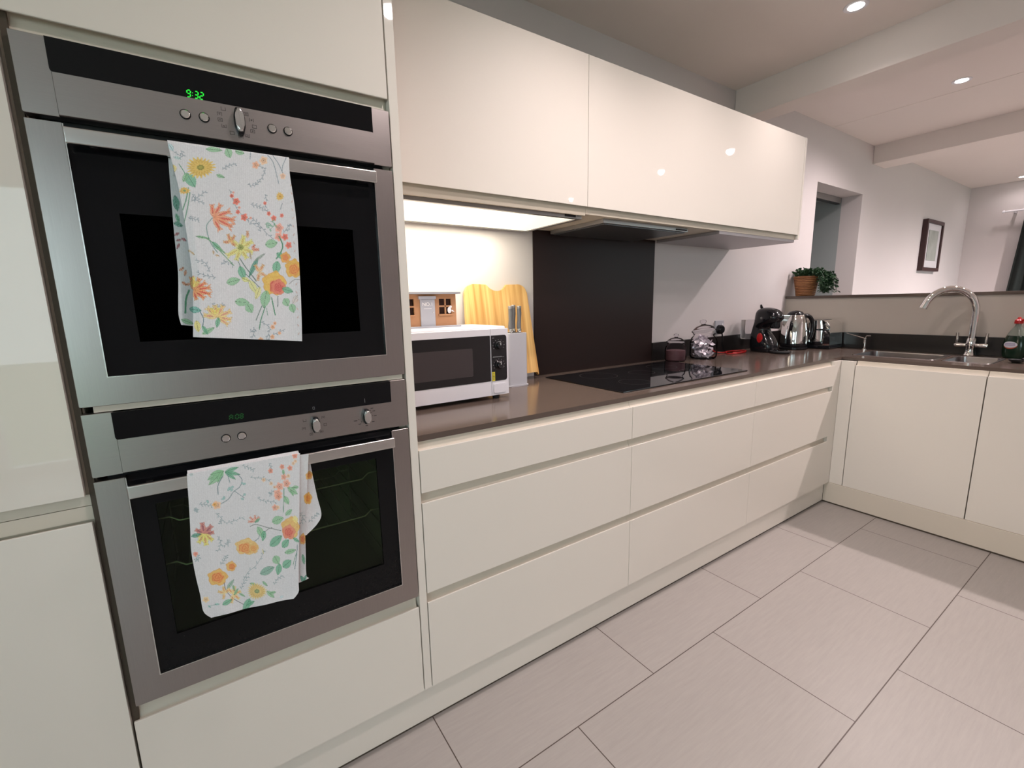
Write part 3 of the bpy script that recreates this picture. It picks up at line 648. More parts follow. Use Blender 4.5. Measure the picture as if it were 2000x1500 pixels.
        X2 = (xx-x-ix*R)/sx; Y2 = (yy-y-iy*R)/sy; r2 = np.hypot(X2, Y2)/R; a2 = np.arctan2(Y2, X2); m = body*np.clip((.60+.05*np.cos(5*a2)-r2)*8, 0, 1)
        s.mix(sl, m*.8, inner); s.mix(sl, m*np.clip(np.sin(r2*26+2.5*np.sin(2*a2+1)+1.2*np.sin(5*a2)), 0, 1)*.85, dark)
        s.mix(sl, np.clip(1-np.abs(e-.03-r)*R/2.6, 0, 1)*.5, np.asarray(inner)*.9)
    def petals(s, x, y, specs, c, c2):
        for ang, L, w in specs:
            cx, cy = x+math.cos(ang)*L*.5, y+math.sin(ang)*L*.5; s.leaf(cx, cy, L, w, ang, c, False, .85)
            s.leaf(cx+math.cos(ang)*L*.1, cy+math.sin(ang)*L*.1, L*.7, w*.35, ang, c2, False, .8)
            for k in (-1, 1):
                s.leaf(cx+math.cos(ang+k*.25)*L*.38, cy+math.sin(ang+k*.25)*L*.38, L*.35, w*.4, ang+k*.6, c, False, .8)
    def linear(s):
        g = np.random.default_rng(7).normal(0, 1, (s.h//6+2, s.w//6+2)); g = np.kron(g, np.ones((6, 6)))[:s.h, :s.w, None]
        a = np.clip(s.a*.90+.10*np.array([.90, .89, .88])+.011*g, 0, 1); return np.where(a <= .04045, a/12.92, ((a+.055)/1.055)**2.4)
G1, G2, G3 = (.30, .56, .42), (.42, .62, .45), (.22, .46, .38); BG = (.45, .52, .56)
YE, OR_, RD, PK, MA = (.93, .80, .38), (.94, .62, .30), (.86, .36, .28), (.93, .55, .47), (.55, .28, .30)

def paint_upper():
    p = Print(1023, 1500, 3)
    D = math.radians
    for P in [[(400, 275), (440, 250), (490, 235)], [(330, 960), (300, 900), (240, 880)], [(370, 995), (310, 985), (250, 960)], [(210, 490), (250, 460), (300, 420)], [(215, 440), (240, 480), (290, 500)],
              [(580, 640), (640, 640), (700, 700), (750, 740)], [(660, 690), (640, 640), (600, 600)], [(590, 510), (640, 520), (680, 540)], [(700, 1420), (740, 1380), (830, 1340)],
              [(570, 375), (620, 380), (655, 350)], [(340, 1170), (380, 1190), (420, 1175)], [(400, 910), (430, 890), (480, 915)], [(195, 600), (220, 605), (260, 615)], [(590, 1360), (620, 1340), (600, 1400)],
              [(660, 1290), (720, 1330), (700, 1400)], [(140, 150), (150, 190), (100, 160)], [(820, 700), (870, 640), (850, 690)], [(690, 440), (700, 480), (690, 540), (720, 560)]]:
        p.sprig(P, BG, 8, 20, 8)
    p.sprig([(450, 410), (470, 470), (500, 540), (550, 600), (580, 620)], BG, 10, 20, 8, PK)
    for x, y, R in [(465, 452, 16), (495, 490, 26), (505, 560, 17), (547, 596, 26), (717, 570, 17), (752, 600, 22), (810, 582, 16), (790, 665, 34), (787, 722, 32), (832, 725, 26), (858, 780, 26), (690, 500, 14)]: p.blossom(x, y, R, PK if R > 30 else RD)
    p.sprig([(640, 250), (690, 270), (680, 310), (655, 350)], BG, 8, 18, 8); p.blossom(625, 245, 28, (.93, .60, .45)); p.blossom(680, 215, 32, (.94, .68, .52)); p.blossom(820, 320, 24, (.92, .68, .55))
    for y in range(380, 1400, 55): p.leaf(880+(y-380)*.05, y, 24, 9, D(60 if (y//55) % 2 else 120), (.70, .55, .50), False, .6)
    for P in [[(700, 170), (750, 230), (790, 370)], [(745, 180), (790, 240), (820, 300)], [(590, 150), (585, 205)], [(850, 190), (820, 250), (815, 290)]]: p.stem(P, 4, (.48, .56, .60))
    # top leaves
    p.leaf(345, 142, 110, 34, D(5), G2); p.leaf(440, 165, 70, 52, D(70), G2); p.leaf(515, 160, 66, 34, D(15), G2); p.leaf(80, 130, 60, 30, D(60), (.60, .72, .76)); p.leaf(120, 200, 50, 22, D(20), (.60, .72, .70))
    p.stem([(130, 240), (165, 300), (180, 350)], 4, G1); p.leaf(100, 270, 50, 36, D(80), (.90, .72, .40))
    # big yellow daisy with stem leaves
    p.stem([(190, 400), (180, 470), (160, 545)], 6, G1); p.stem([(200, 430), (190, 520), (170, 625)], 5, G1)
    p.leaf(205, 350, 105, 66, D(60), G1); p.leaf(170, 330, 70, 34, D(110), G2); p.leaf(390, 320, 60, 26, D(20), G2)
    p.daisy(262, 262, 96, 21, YE, (.88, .66, .28), (.62, .62, .28), 1.05, .82, .3); p.daisy(168, 418, 34, 11, YE, OR_, G2, 1.1, .8)
    # left edge greenery and reds on the rear layer
    p.leaf(115, 500, 110, 44, D(80), G3); p.leaf(130, 640, 70, 30, D(20), G3); p.leaf(125, 600, 70, 26, D(70), G1)
    for x, y in [(118, 705), (130, 745), (128, 785), (165, 740), (150, 940), (175, 965), (168, 1035), (190, 1040)]: p.leaf(x, y, 42, 20, D(random.Random(x*y).uniform(0, 180)), MA if y < 900 else (.75, .45, .32))
    p.stem([(200, 1080), (180, 1140), (175, 1230)], 12, G1); p.leaf(190, 1290, 90, 34, D(20), G2)
    # red tulip-like flower
    p.stem([(375, 830), (330, 760), (305, 660), (340, 600)], 5, (.45, .60, .58)); p.stem([(250, 722), (300, 735), (345, 765), (400, 830), (480, 915)], 5, G2)
    p.leaf(372, 790, 90, 30, D(45), G1); p.leaf(285, 730, 95, 18, D(10), G2); p.leaf(400, 815, 80, 18, D(40), G2)
    p.petals(345, 595, [(D(-95), 90, 34), (D(-60), 105, 34), (D(-20), 125, 36), (D(8), 150, 40), (D(28), 150, 38), (D(62), 105, 34)], (.92, .50, .36), (.80, .25, .20))
    # yellow-brown lily
    p.stem([(520, 870), (560, 930), (600, 980), (630, 1020)], 6, (.42, .50, .48)); p.stem([(500, 870), (540, 950), (600, 1010), (650, 1060)], 4, (.42, .50, .48))
    p.petals(525, 800, [(D(-75), 90, 40), (D(-30), 95, 42), (D(20), 90, 36), (D(60), 85, 36), (D(110), 90, 36), (D(150), 110, 36), (D(-140), 100, 36)], (.84, .80, .42), (.72, .62, .28))
    p.petals(460, 760, [(D(-110), 60, 26), (D(-60), 55, 24), (D(180), 50, 24), (D(40), 40, 22)], (.82, .55, .36), (.66, .30, .24)); p.petals(600, 810, [(D(0), 50, 26), (D(-60), 40, 22)], (.80, .48, .38), (.65, .3, .25))
    p.petals(570, 735, [(D(-90), 50, 22)], (.80, .55, .40), (.65, .35, .25)); p.daisy(525, 795, 26, 9, (.66, .68, .35), (.5, .55, .3), (.45, .5, .3)); p.leaf(590, 850, 60, 16, D(80), (.65, .60, .50))
    # long dark leaf & bouquet
    p.leaf(610, 930, 150, 34, D(115), G3); p.leaf(655, 860, 90, 20, D(-35), (.50, .56, .52)); p.petals(650, 960, [(D(-120), 60, 26), (D(-60), 60, 26), (D(30), 55, 26), (D(100), 60, 26)], (.88, .62, .42), (.75, .4, .3))
    p.leaf(478, 1020, 92, 54, D(-15), G2); p.leaf(535, 965, 96, 50, D(70), G1); p.leaf(560, 1010, 60, 34, D(20), (.75, .74, .40)); p.leaf(610, 1060, 110, 44, D(60), (.80, .80, .45)); p.leaf(640, 1100, 90, 40, D(110), (.86, .80, .45))
    p.leaf(735, 770, 90, 60, D(-10), G2); p.stem([(790, 720), (815, 780), (800, 830), (770, 870)], 8, G1); p.leaf(800, 850, 70, 40, D(30), G1); p.leaf(770, 930, 90, 60, D(100), G1)
    p.rose(835, 862, 40, (.95, .72, .36), (.94, .60, .36), (.88, .42, .28)); p.rose(895, 935, 68, (.95, .76, .34), (.94, .62, .34), (.90, .45, .28), .05, .1)
    p.rose(755, 1035, 92, (.96, .80, .36), (.92, .50, .44), (.80, .26, .26), .18, .22, 1.0, .95); p.rose(785, 1060, 56, (.93, .56, .46), (.90, .46, .42), (.78, .24, .25))
    p.leaf(850, 1080, 84, 44, D(15), G1); p.leaf(690, 1140, 120, 70, D(100), G2); p.stem([(690, 1190), (660, 1280), (650, 1340)], 6, G1); p.stem([(670, 1180), (640, 1250), (628, 1280)], 5, (.40, .50, .46))
    p.stem([(735, 1130), (750, 1200), (760, 1245)], 7, G1); p.stem([(780, 1120), (778, 1190)], 5, (.42, .50, .48)); p.stem([(700, 1200), (708, 1250)], 3, G1); p.stem([(860, 1040), (900, 1010), (940, 1010)], 3, (.5, .5, .5))
    p.leaf(535, 1160, 96, 56, D(5), G2); p.leaf(585, 1200, 70, 60, D(60), G2); p.leaf(840, 1160, 60, 56, D(60), G2); p.leaf(885, 1200, 64, 52, D(70), G2); p.leaf(905, 1140, 70, 36, D(-60), (.72, .68, .66))
    # red/orange carnation and lower flowers
    p.petals(232, 1080, [(D(-100), 95, 40), (D(-65), 90, 34), (D(-35), 95, 32), (D(-10), 110, 32), (D(15), 115, 32), (D(40), 90, 32), (D(75), 70, 32)], (.92, .50, .30), (.75, .18, .16)); p.petals(230, 1060, [(D(-90), 70, 34), (D(-50), 50, 26)], YE, OR_)
    p.petals(375, 1260, [(D(-170), 90, 38), (D(-135), 95, 36), (D(-100), 85, 36), (D(-65), 90, 36), (D(-25), 100, 36), (D(10), 95, 34), (D(35), 90, 28)], (.92, .68, .42), (.80, .45, .38)); p.petals(360, 1240, [(D(-120), 50, 30), (D(-60), 50, 30)], YE, OR_)
    p.leaf(378, 1295, 70, 30, D(100), G1); p.stem([(270, 1220), (290, 1270), (285, 1320)], 5, (.40, .52, .56)); p.leaf(240, 1210, 80, 44, D(10), (.30, .56, .50)); p.leaf(255, 1320, 80, 40, D(80), YE); p.leaf(320, 1350, 90, 34, D(-30), G2); p.leaf(300, 1345, 70, 26, D(60), G1)
    p.daisy(797, 455, 32, 10, YE, OR_, (.85, .6, .3)); p.stem([(815, 500), (800, 540)], 3, BG)
    for P in [[(730, 620), (760, 640), (720, 680)], [(690, 640), (720, 650)]]: p.sprig(P, G1, 5, 24, 10)
    for x, y in [(225, 835), (205, 820), (350, 830), (375, 850)]: p.leaf(x, y, 30, 14, D(x % 90), (.78, .62, .45))
    for x, y, R in [(742, 1325, 18), (757, 1300, 14), (740, 1390, 18), (790, 1365, 14), (660, 1410, 20)]: p.blossom(x, y, R, (.93, .60, .42))
    return p
def paint_lower():
    p = Print(1329, 1500, 8); D = math.radians; GB = (.46, .56, .58)
    for P in [[(540, 170), (600, 190), (640, 215)], [(330, 570), (380, 620), (360, 660)], [(390, 650), (460, 640), (560, 600)], [(345, 760), (370, 820), (345, 890)], [(420, 790), (430, 820), (380, 850)],
              [(370, 1000), (400, 960), (410, 925)], [(560, 1130), (600, 1060), (660, 1010), (710, 930), (730, 880)], [(540, 1210), (560, 1150), (600, 1100)], [(610, 270), (680, 275), (740, 280), (800, 320)],
              [(670, 440), (720, 465), (780, 470), (840, 480)], [(770, 150), (790, 190), (780, 230)], [(820, 1170), (850, 1120), (900, 1090)], [(200, 490), (250, 495), (300, 505)], [(1050, 560), (1080, 610), (1060, 660)],
              [(1120, 640), (1170, 600), (1210, 570)], [(160, 530), (190, 545)], [(190, 910), (200, 950), (170, 960)], [(800, 400), (780, 410), (810, 380)]]:
        p.sprig(P, GB, 8, 24, 9)
    # top green leaf cluster and wandering stem
    for a, L, w in [(150, 150, 60), (135, 170, 56), (165, 110, 48), (115, 110, 40)]: p.leaf(385+math.cos(D(a))*L*.45, 220+math.sin(D(a))*L*.45, L, w, D(a), G2)
    for a, L, w in [(10, 130, 34), (35, 110, 32), (-20, 120, 34)]: p.leaf(400+math.cos(D(a))*L*.5, 225+math.sin(D(a))*L*.5, L, w, D(a), G1)
    p.stem([(380, 260), (345, 340), (348, 410)], 7, GB); p.stem([(420, 240), (440, 310)], 5, GB)
    p.stem([(500, 240), (540, 290), (520, 350), (470, 390), (430, 450), (370, 490)], 5, GB); p.stem([(480, 385), (530, 420), (560, 440)], 4, GB)
    for x, y in [(440, 360), (460, 350), (455, 375), (545, 320), (560, 325), (560, 415), (545, 450), (395, 440), (385, 450), (265, 470), (430, 372)]: p.leaf(x, y, 30, 20, D((x*7) % 180), (.45, .62, .60), False)
    p.blossom(335, 500, 38, (.93, .66, .50)); p.blossom(320, 495, 20, OR_)
    # pink spray top right
    p.stem([(905, 360), (905, 450), (900, 560)], 5, G1)
    for x, y, R in [(888, 180, 24), (960, 190, 26), (1005, 85, 28), (990, 150, 18), (905, 265, 30), (945, 255, 20), (865, 345, 38), (930, 320, 38), (850, 405, 42), (855, 430, 36), (825, 522, 30), (850, 520, 20), (785, 215, 24), (725, 290, 20), (790, 320, 18), (820, 350, 16), (1010, 130, 18)]:
        p.blossom(x, y, R, (.95, .58, .48) if y > 230 and R > 22 else (.90, .50, .40) if R > 22 else (.92, .70, .55))
    for x, y, L, w, a in [(900, 225, 46, 26, 80), (985, 380, 110, 50, 30), (1010, 350, 70, 34, -10), (930, 460, 80, 46, 60), (950, 560, 80, 40, -40), (980, 400, 60, 24, 60)]: p.leaf(x, y, L, w, D(a), G2)
    # rose right, bud, stems
    p.leaf(850, 625, 110, 70, D(-20), G2); p.stem([(610, 680), (660, 665), (760, 690), (880, 715)], 5, (.45, .50, .48)); p.stem([(730, 730), (770, 700), (800, 690)], 4, (.45, .5, .48))
    p.petals(650, 640, [(D(180), 60, 26), (D(-140), 60, 24), (D(-90), 56, 24), (D(-50), 56, 24)], (.90, .58, .50), (.72, .32, .30)); p.leaf(672, 630, 60, 26, D(-40), G1)
    p.rose(965, 690, 100, (.95, .80, .46), (.94, .56, .44), (.86, .34, .28), -.18, .42, .92, 1.0); p.rose(950, 725, 66, (.94, .62, .50), (.92, .50, .42), (.80, .28, .26)); p.leaf(1010, 620, 70, 50, D(70), (.95, .78, .42), False)
    p.leaf(700, 730, 110, 56, D(60), G2); p.leaf(725, 760, 90, 44, D(100), G1); p.stem([(640, 810), (680, 780), (690, 750)], 4, GB)
    p.leaf(835, 800, 140, 74, D(-40), G1); p.leaf(920, 820, 90, 60, D(-50), G1); p.leaf(965, 885, 110, 42, D(-15), G2); p.stem([(1030, 830), (1020, 930), (1005, 1030)], 6, GB); p.stem([(1020, 900), (1000, 960), (990, 1000)], 4, G1); p.leaf(1020, 790, 70, 30, D(30), G1)
    # middle yellow rose
    p.rose(580, 850, 92, (.96, .84, .52), (.95, .66, .38), (.90, .44, .28), -.12, .12, 1.12, .82); p.rose(640, 865, 46, (.95, .80, .50), (.95, .72, .42), (.90, .50, .30)); p.leaf(720, 890, 50, 12, D(80), (.75, .70, .45), False)
    # left maroon-yellow flower
    p.petals(240, 740, [(D(-150), 80, 44), (D(-100), 100, 48), (D(-50), 95, 46), (D(-10), 80, 44)], (.66, .40, .36), (.48, .22, .26)); p.petals(240, 740, [(D(40), 90, 44), (D(80), 100, 50), (D(120), 90, 44), (D(160), 60, 30)], (.84, .76, .36), (.68, .48, .26)); p.leaf(180, 750, 80, 36, D(-15), G3)
    p.leaf(172, 912, 44, 26, D(60), PK, False); p.blossom(178, 905, 20, (.92, .5, .42))
    # clover leaves right
    p.leaf(760, 1050, 140, 66, D(-25), (.36, .54, .46)); p.leaf(840, 962, 80, 74, D(60), G2); p.leaf(860, 1040, 100, 56, D(100), G1); p.leaf(935, 990, 100, 70, D(-40), G1)
    # lower bouquet
    p.rose(350, 1105, 86, (.95, .78, .40), (.94, .60, .34), (.88, .38, .24), 0, 0, 1, .88); p.rose(455, 1015, 46, (.95, .78, .42), (.93, .58, .32), (.86, .38, .24), .15, .05)
    p.leaf(452, 1165, 100, 32, D(-55), (.44, .58, .50)); p.stem([(400, 1150), (420, 1220), (480, 1290), (560, 1340)], 5, (.45, .45, .45))
    p.petals(405, 1240, [(D(-160), 56, 28), (D(-100), 60, 28), (D(-40), 56, 28), (D(100), 50, 26)], (.92, .68, .42), (.80, .45, .3)); p.petals(475, 1250, [(D(-130), 70, 32), (D(-80), 70, 32), (D(-20), 70, 32), (D(40), 70, 32), (D(100), 80, 34)], (.93, .70, .44), (.82, .42, .3))
    for x, y, L, w, a in [(430, 1315, 90, 44, -30), (500, 1230, 70, 24, -60), (590, 1350, 130, 60, 110), (620, 1330, 80, 40, -30), (790, 1250, 90, 40, 40), (810, 1235, 60, 26, -10), (480, 1200, 60, 20, 70), (550, 1260, 60, 20, 30), (640, 1165, 60, 26, 10), (740, 1160, 60, 24, 40)]: p.leaf(x, y, L, w, D(a), G1 if y > 1300 else G2)
    p.daisy(672, 1225, 92, 23, (.93, .84, .50), (.90, .66, .36), (.55, .68, .48), 1.0, .85, .2)
    p.blossom(262, 1290, 28, (.94, .72, .50)); p.leaf(350, 1330, 40, 20, D(0), (.5, .7, .66)); p.leaf(290, 1350, 30, 16, D(40), (.5, .7, .66)); p.stem([(290, 1345), (330, 1335), (350, 1330)], 3, (.5, .68, .66)); p.leaf(890, 1270, 40, 24, D(-30), (.60, .72, .76), False, .5)
    p.blossom(140, 242, 20, (.62, .70, .70), .5)
    # rear strip and flap
    p.rose(1130, 250, 38, (.93, .74, .38), (.90, .56, .26), (.80, .42, .2)); p.rose(1118, 440, 54, (.95, .74, .32), (.93, .60, .26), (.86, .44, .2), 0, 0, .7, 1); p.rose(1080, 790, 46, (.93, .72, .36), (.90, .52, .34), (.80, .34, .26), 0, 0, .7, 1.1)
    p.leaf(1085, 960, 90, 30, D(80), G1); p.leaf(1080, 1130, 90, 34, D(60), G3); p.leaf(1100, 1110, 60, 24, D(-60), G3)
    return p

def towel_piece(co, fc, cl, rows, y_of, pr, nu, nv, top_over=None):
    rows = np.array(rows, float); k = len(rows); t = np.linspace(0, 1, k)
    def crom(tt, arr):   # smooth interpolation of the traced hems
        i = np.clip((tt*(k-1)).astype(int), 0, k-2); f = tt*(k-1)-i
        g = lambda j: arr[np.clip(j, 0, k-1)]
        a, b, c, d = g(i-1), g(i), g(i+1), g(i+2); f = f[:, None]
        return .5*((2*b)+(c-a)*f+(2*a-5*b+4*c-d)*f**2+(3*b-a-3*c+d)*f**3)
    tt = np.linspace(0, 1, nv+1); R = crom(tt, rows); s = np.linspace(0, 1, nu+1)[None, :]
    CX = R[:, 0:1]*(1-s)+R[:, 2:3]*s; CY = R[:, 1:2]*(1-s)+R[:, 3:4]*s
    X = R[:, 4:5]*(1-s)+R[:, 6:7]*s; Z = R[:, 5:6]*(1-s)+R[:, 7:8]*s; T = np.repeat(tt[:, None], nu+1, 1); SS = np.repeat(s, nv+1, 0)
    Y = y_of(SS, T)
    if top_over:     # carry the cloth up over the bar and down behind it
        m = 14; ang = np.linspace(0, PI, m+1)[:0:-1]; zt, yb = top_over
        Xt = np.repeat(X[0:1], m, 0); y0 = Y[0:1]; rad = (yb-y0)/2
        Yt = y0+rad*(1-np.cos(ang))[:, None]; Zt = Z[0:1]+(zt-Z[0:1])*np.sin(ang)[:, None]
        n2 = 6; Yb2 = np.repeat(Yt[0:1], n2, 0); Zb2 = Zt[0:1]-np.linspace(.05, .006, n2)[:, None]; Xb2 = np.repeat(X[0:1], n2, 0)
        X = np.vstack([Xb2, Xt, X]); Y = np.vstack([Yb2, Yt, Y]); Z = np.vstack([Zb2, Zt, Z])
        e = m+n2; CX = np.vstack([np.repeat(CX[0:1], e, 0), CX]); CY = np.vstack([np.repeat(CY[0:1], e, 0)-np.linspace(60, 2, e)[:, None], CY])
    lin = pr.linear(); ix = np.clip(CX, 0, pr.w-1).astype(int); iy = np.clip(CY, 0, pr.h-1).astype(int)
    col = lin[iy, ix].reshape(-1, 3); base = sum(len(c) for c in co); nr, nc = X.shape
    co.append(np.stack([X, Y, Z], -1).reshape(-1, 3)); cl.append(col)
    idx = (np.arange(nr-1)[:, None]*nc+np.arange(nc-1)[None, :])+base
    fc.append(np.stack([idx, idx+1, idx+1+nc, idx+nc], -1).reshape(-1, 4))
def make_towel(pieces, name, label):
    co, fc, cl = [], [], []
    for args in pieces: towel_piece(co, fc, cl, *args)
    co = np.concatenate(co); fc = np.concatenate(fc); cl = np.concatenate(cl); c0 = np.array([co[:, 0].mean(), -.03, co[:, 2].max()])
    me = bpy.data.meshes.new(name); me.vertices.add(len(co)); me.vertices.foreach_set('co', (co-c0).astype(np.float32).ravel())
    me.loops.add(fc.size); me.loops.foreach_set('vertex_index', fc.astype(np.int32).ravel()); me.polygons.add(len(fc))
    me.polygons.foreach_set('loop_start', np.arange(0, fc.size, 4, dtype=np.int32)); me.update(calc_edges=True)
    at = me.color_attributes.new('print', 'FLOAT_COLOR', 'POINT'); at.data.foreach_set('color', np.concatenate([cl, np.ones((len(cl), 1))], 1).astype(np.float32).ravel())
    me.materials.append(M['towel']); me.polygons.foreach_set('use_smooth', np.ones(len(fc), bool)); me.update()
    o = bpy.data.objects.new(name, me); COL.objects.link(o); o.location = c0
    so = o.modifiers.new('cloth_thickness', 'SOLIDIFY'); so.thickness = .0011; so.offset = 0
    tag(o, label, 'tea towel', 'floral tea towels on the oven handles')
    return o
sin = np.sin
U = paint_upper(); Lw = paint_lower()
T1F = [(58, 95, 868, 205, -0.4132, 1.4881, -0.2204, 1.4897), (88, 230, 872, 300, -0.4109, 1.4555, -0.2219, 1.4631), (132, 400, 890, 420, -0.4065, 1.4137, -0.2202, 1.4295),  # towel tables: hems traced in image pixels, each unprojected to world x and z
 (160, 560, 908, 540, -0.4052, 1.3732, -0.2185, 1.3955), (185, 700, 922, 680, -0.404, 1.3371, -0.2184, 1.355), (208, 860, 932, 840, -0.4038, 1.295, -0.22, 1.3079),
 (226, 1000, 940, 980, -0.4042, 1.2576, -0.2217, 1.2661), (229, 1150, 947, 1130, -0.4083, 1.2169, -0.2239, 1.2206), (229, 1300, 953, 1300, -0.4131, 1.1757, -0.2271, 1.1683), (229, 1392, 955, 1420, -0.4161, 1.1503, -0.23, 1.1309)]
T1B = [(62, 195, 300, 225, -0.4158, 1.4685, -0.3628, 1.4686), (80, 430, 300, 450, -0.4192, 1.4087, -0.3697, 1.4089), (102, 700, 300, 700, -0.4229, 1.3385, -0.3775, 1.3415), (128, 960, 300, 960, -0.4255, 1.2692, -0.3857, 1.27),
 (130, 1150, 300, 1150, -0.4313, 1.2175, -0.3918, 1.217), (132, 1245, 300, 1262, -0.4339, 1.1914, -0.3955, 1.1854), (150, 1312, 300, 1325, -0.4321, 1.1727, -0.3975, 1.1675)]
T2F = [(107, 240, 1054, 66, -0.4565, 0.8904, -0.2566, 0.8908), (112, 330, 1052, 200, -0.4581, 0.869, -0.2604, 0.8554), (124, 500, 1050, 400, -0.4606, 0.828, -0.2659, 0.8019), (135, 700, 1047, 600, -0.4643, 0.7794, -0.2716, 0.7478),
 (143, 880, 1044, 800, -0.468, 0.7351, -0.2775, 0.693), (180, 1090, 1042, 1000, -0.4672, 0.6807, -0.2832, 0.6375), (218, 1250, 1041, 1150, -0.4647, 0.6378, -0.2874, 0.5952), (245, 1390, 1040, 1220, -0.4636, 0.6, -0.2895, 0.5755), (310, 1445, 1000, 1275, -0.4527, 0.5803, -0.3004, 0.5636)]
T2S = [(1040, 66, 1120, 62, -0.2583, 0.8879, -0.2392, 0.8851), (1040, 400, 1112, 350, -0.2667, 0.7979, -0.2483, 0.8072), (1040, 650, 1102, 620, -0.2732, 0.7293, -0.2576, 0.7332),
 (1038, 900, 1106, 900, -0.2802, 0.6596, -0.2639, 0.6539), (1038, 1100, 1110, 1085, -0.2856, 0.6028, -0.2678, 0.6006), (1040, 1172, 1132, 1120, -0.287, 0.582, -0.2633, 0.5884)]
T2P = [(1040, 150, 1140, 135, -0.2594, 0.863, -0.235, 0.8618), (1040, 300, 1168, 280, -0.2632, 0.8222, -0.2317, 0.8203), (1040, 450, 1203, 440, -0.267, 0.7811, -0.2271, 0.7733),
 (1040, 580, 1236, 582, -0.2704, 0.7452, -0.2223, 0.7306), (1040, 680, 1200, 665, -0.273, 0.7173, -0.2335, 0.7096), (1040, 780, 1110, 755, -0.2757, 0.6892, -0.2581, 0.6908)]
def widen(rows, dx):   # the hidden part of a rear layer continues behind the front sheet
    return [(a-dx*4700, b, c, e, x0-dx, z0, x1, z1) for a, b, c, e, x0, z0, x1, z1 in rows]
make_towel([
    (T1F, lambda s, t: -.0362-.003*sin(5*s+1.5*t)*t-.0016*sin(13*s-2*t+1)*t-.002*np.exp(-((s-.06)/.03)**2)*t, U, 250, 400, (1.4935, -.0145)),
    (T1B, lambda s, t: -.0120-.004*sin(6*s+t)*t*.5+.0*t, U, 60, 220, None)], 'tea_towel', 'white floral tea towel hanging over the upper oven handle')
make_towel([
    (T2F, lambda s, t: -.0362-.003*sin(4*s+1.2*t+2)*t-.0013*sin(15*s-1.5*t)*t*t, Lw, 260, 400, (.8870, -.0145)),
    (widen(T2S, .02), lambda s, t: -.0330+.016*np.clip(t*2.2, 0, 1)-.003*sin(4*s+5*t)*t, Lw, 60, 300, None),
    (widen(T2P, .03), lambda s, t: -.0120+.002*sin(7*s+3*t)*t, Lw, 70, 180, None)], 'tea_towel', 'white floral tea towel hanging crookedly over the lower oven handle')

# ------------------------------------------------------------------ hob
t = thing('induction_hob', 'black glass induction hob set on the brown worktop', 'hob', (1.28, .30, ZW))
MB().box(.8588, 1.7028, .0677, .5316, ZW+.0004, ZW+.0050, .0015, 2).build('glass_top', M['hob'], t)
for x, y, r in ((1.06, .40, .085), (1.06, .19, .065), (1.50, .40, .075), (1.50, .19, .085), (1.28, .34, .06)):
    b = MB(); n = 40
    ro = [b.bm.verts.new((x+r*math.cos(2*PI*i/n), y+r*math.sin(2*PI*i/n), ZW+.0053)) for i in range(n)]
    ri = [b.bm.verts.new((x+(r-.0009)*math.cos(2*PI*i/n), y+(r-.0009)*math.sin(2*PI*i/n), ZW+.0053)) for i in range(n)]
    for i in range(n): b.bm.faces.new((ro[i], ro[(i+1) % n], ri[(i+1) % n], ri[i]))
    b.build('cooking_zone', M['ink'], t, smooth=0)

# ------------------------------------------------------------------ microwave
t = thing('microwave', 'white microwave with black door on the worktop beside the oven cabinet', 'microwave', (.255, .38, ZW))
mx0, mx1, my, mz0, mz1 = .0345, .4745, .250, .8865, 1.1165
b = MB(); b.box(mx0+.004, mx1-.003, my+.012, .500, mz0+.004, 1.1240, .004, 3); b.fit().build('casing', M['white_plastic'], t)
for x, y in ((.07, .28), (.44, .28), (.07, .48), (.44, .48)): MB().lathe([(.012, .0004), (.014, .0155)], 16, (x+.01, y+.02, ZW)).build('foot', M['black_matt'], t)
b = MB(); sx = .4040
b.prism([(mx0, mz0), (sx-.0006, mz0), (sx-.0006, mz1), (mx0, mz1)], my, my+.012, 'y', .0012, 2); b.fit().build('door', M['white_plastic'], t)
b = MB(); b.prism(rnd([(mx0+.03, .9375), (sx-.0030, .9375), (sx-.0030, 1.0945), (mx0+.03, 1.0945)], .003, 3), my-.0012, my+.002, 'y', .0004, 1); dg_ = b.fit().build('door_glass', M['micro_glass'], t)
b = MB(); b.prism(rnd([(mx0+.06, .962), (.3320, .962), (.3320, 1.056), (mx0+.06, 1.056)], .004, 3), my-.0016, my-.0013, 'y'); b.fit().build('viewing_window', M['micro_win'], t)
b = MB(); b.prism([(sx+.0004, mz0), (mx1, mz0), (mx1, mz1), (sx+.0004, mz1)], my, my+.012, 'y', .0012, 2); fc_ = b.fit().build('fascia', M['white_plastic'], t)
b = MB(); b.prism(rnd([(sx+.0012, .9372), (.4670, .9372), (.4670, 1.0945), (sx+.0012, 1.0945)], [.001, .010, .010, .001], 5), my-.0012, my+.001, 'y', .0003, 1); b.fit().build('control_panel', M['black'], t)
for kx, kz in ((.4345, 1.0590), (.4345, .9920)):
    k = MB().lathe([(.0165, -.0014), (.0160, -.004), (.0125, -.0065), (.0118, -.014), (.0102, -.0155)], 28, (kx, my, kz), 'y').fit().build('knob', M['black'], t)
    MB().box(kx-.0008, kx+.0008, my-.0162, my-.0156, kz+.002, kz+.010).fit().build('pointer', M['white_ink'], k, smooth=0)
b = MB(); rg = random.Random(5)
b.box(.4085, .4150, my-.0016, my-.0013, 1.0850, 1.0862)
for i in range(0, 1): b.box(.4152, .4165, my-.0016, my-.0013, 1.0850, 1.0862)
b.fit().build('top_print', M['ink_grey'], t, smooth=0)
for kz in (1.0590, .9920):
    b = MB()
    for i in range(9):
        a = PI*(1.15-i*.16); x, z = .4345+.0225*math.cos(a), kz+.0205*math.sin(a); b.box(x-.0011, x+.0011, my-.0016, my-.0013, z-.0007, z+.0007)
    b.fit().build('dial_scale', M['ink_grey'], t, smooth=0)
b = MB(); b.box(.4095, .4560, my-.0016, my-.0013, 1.0190, 1.0197)
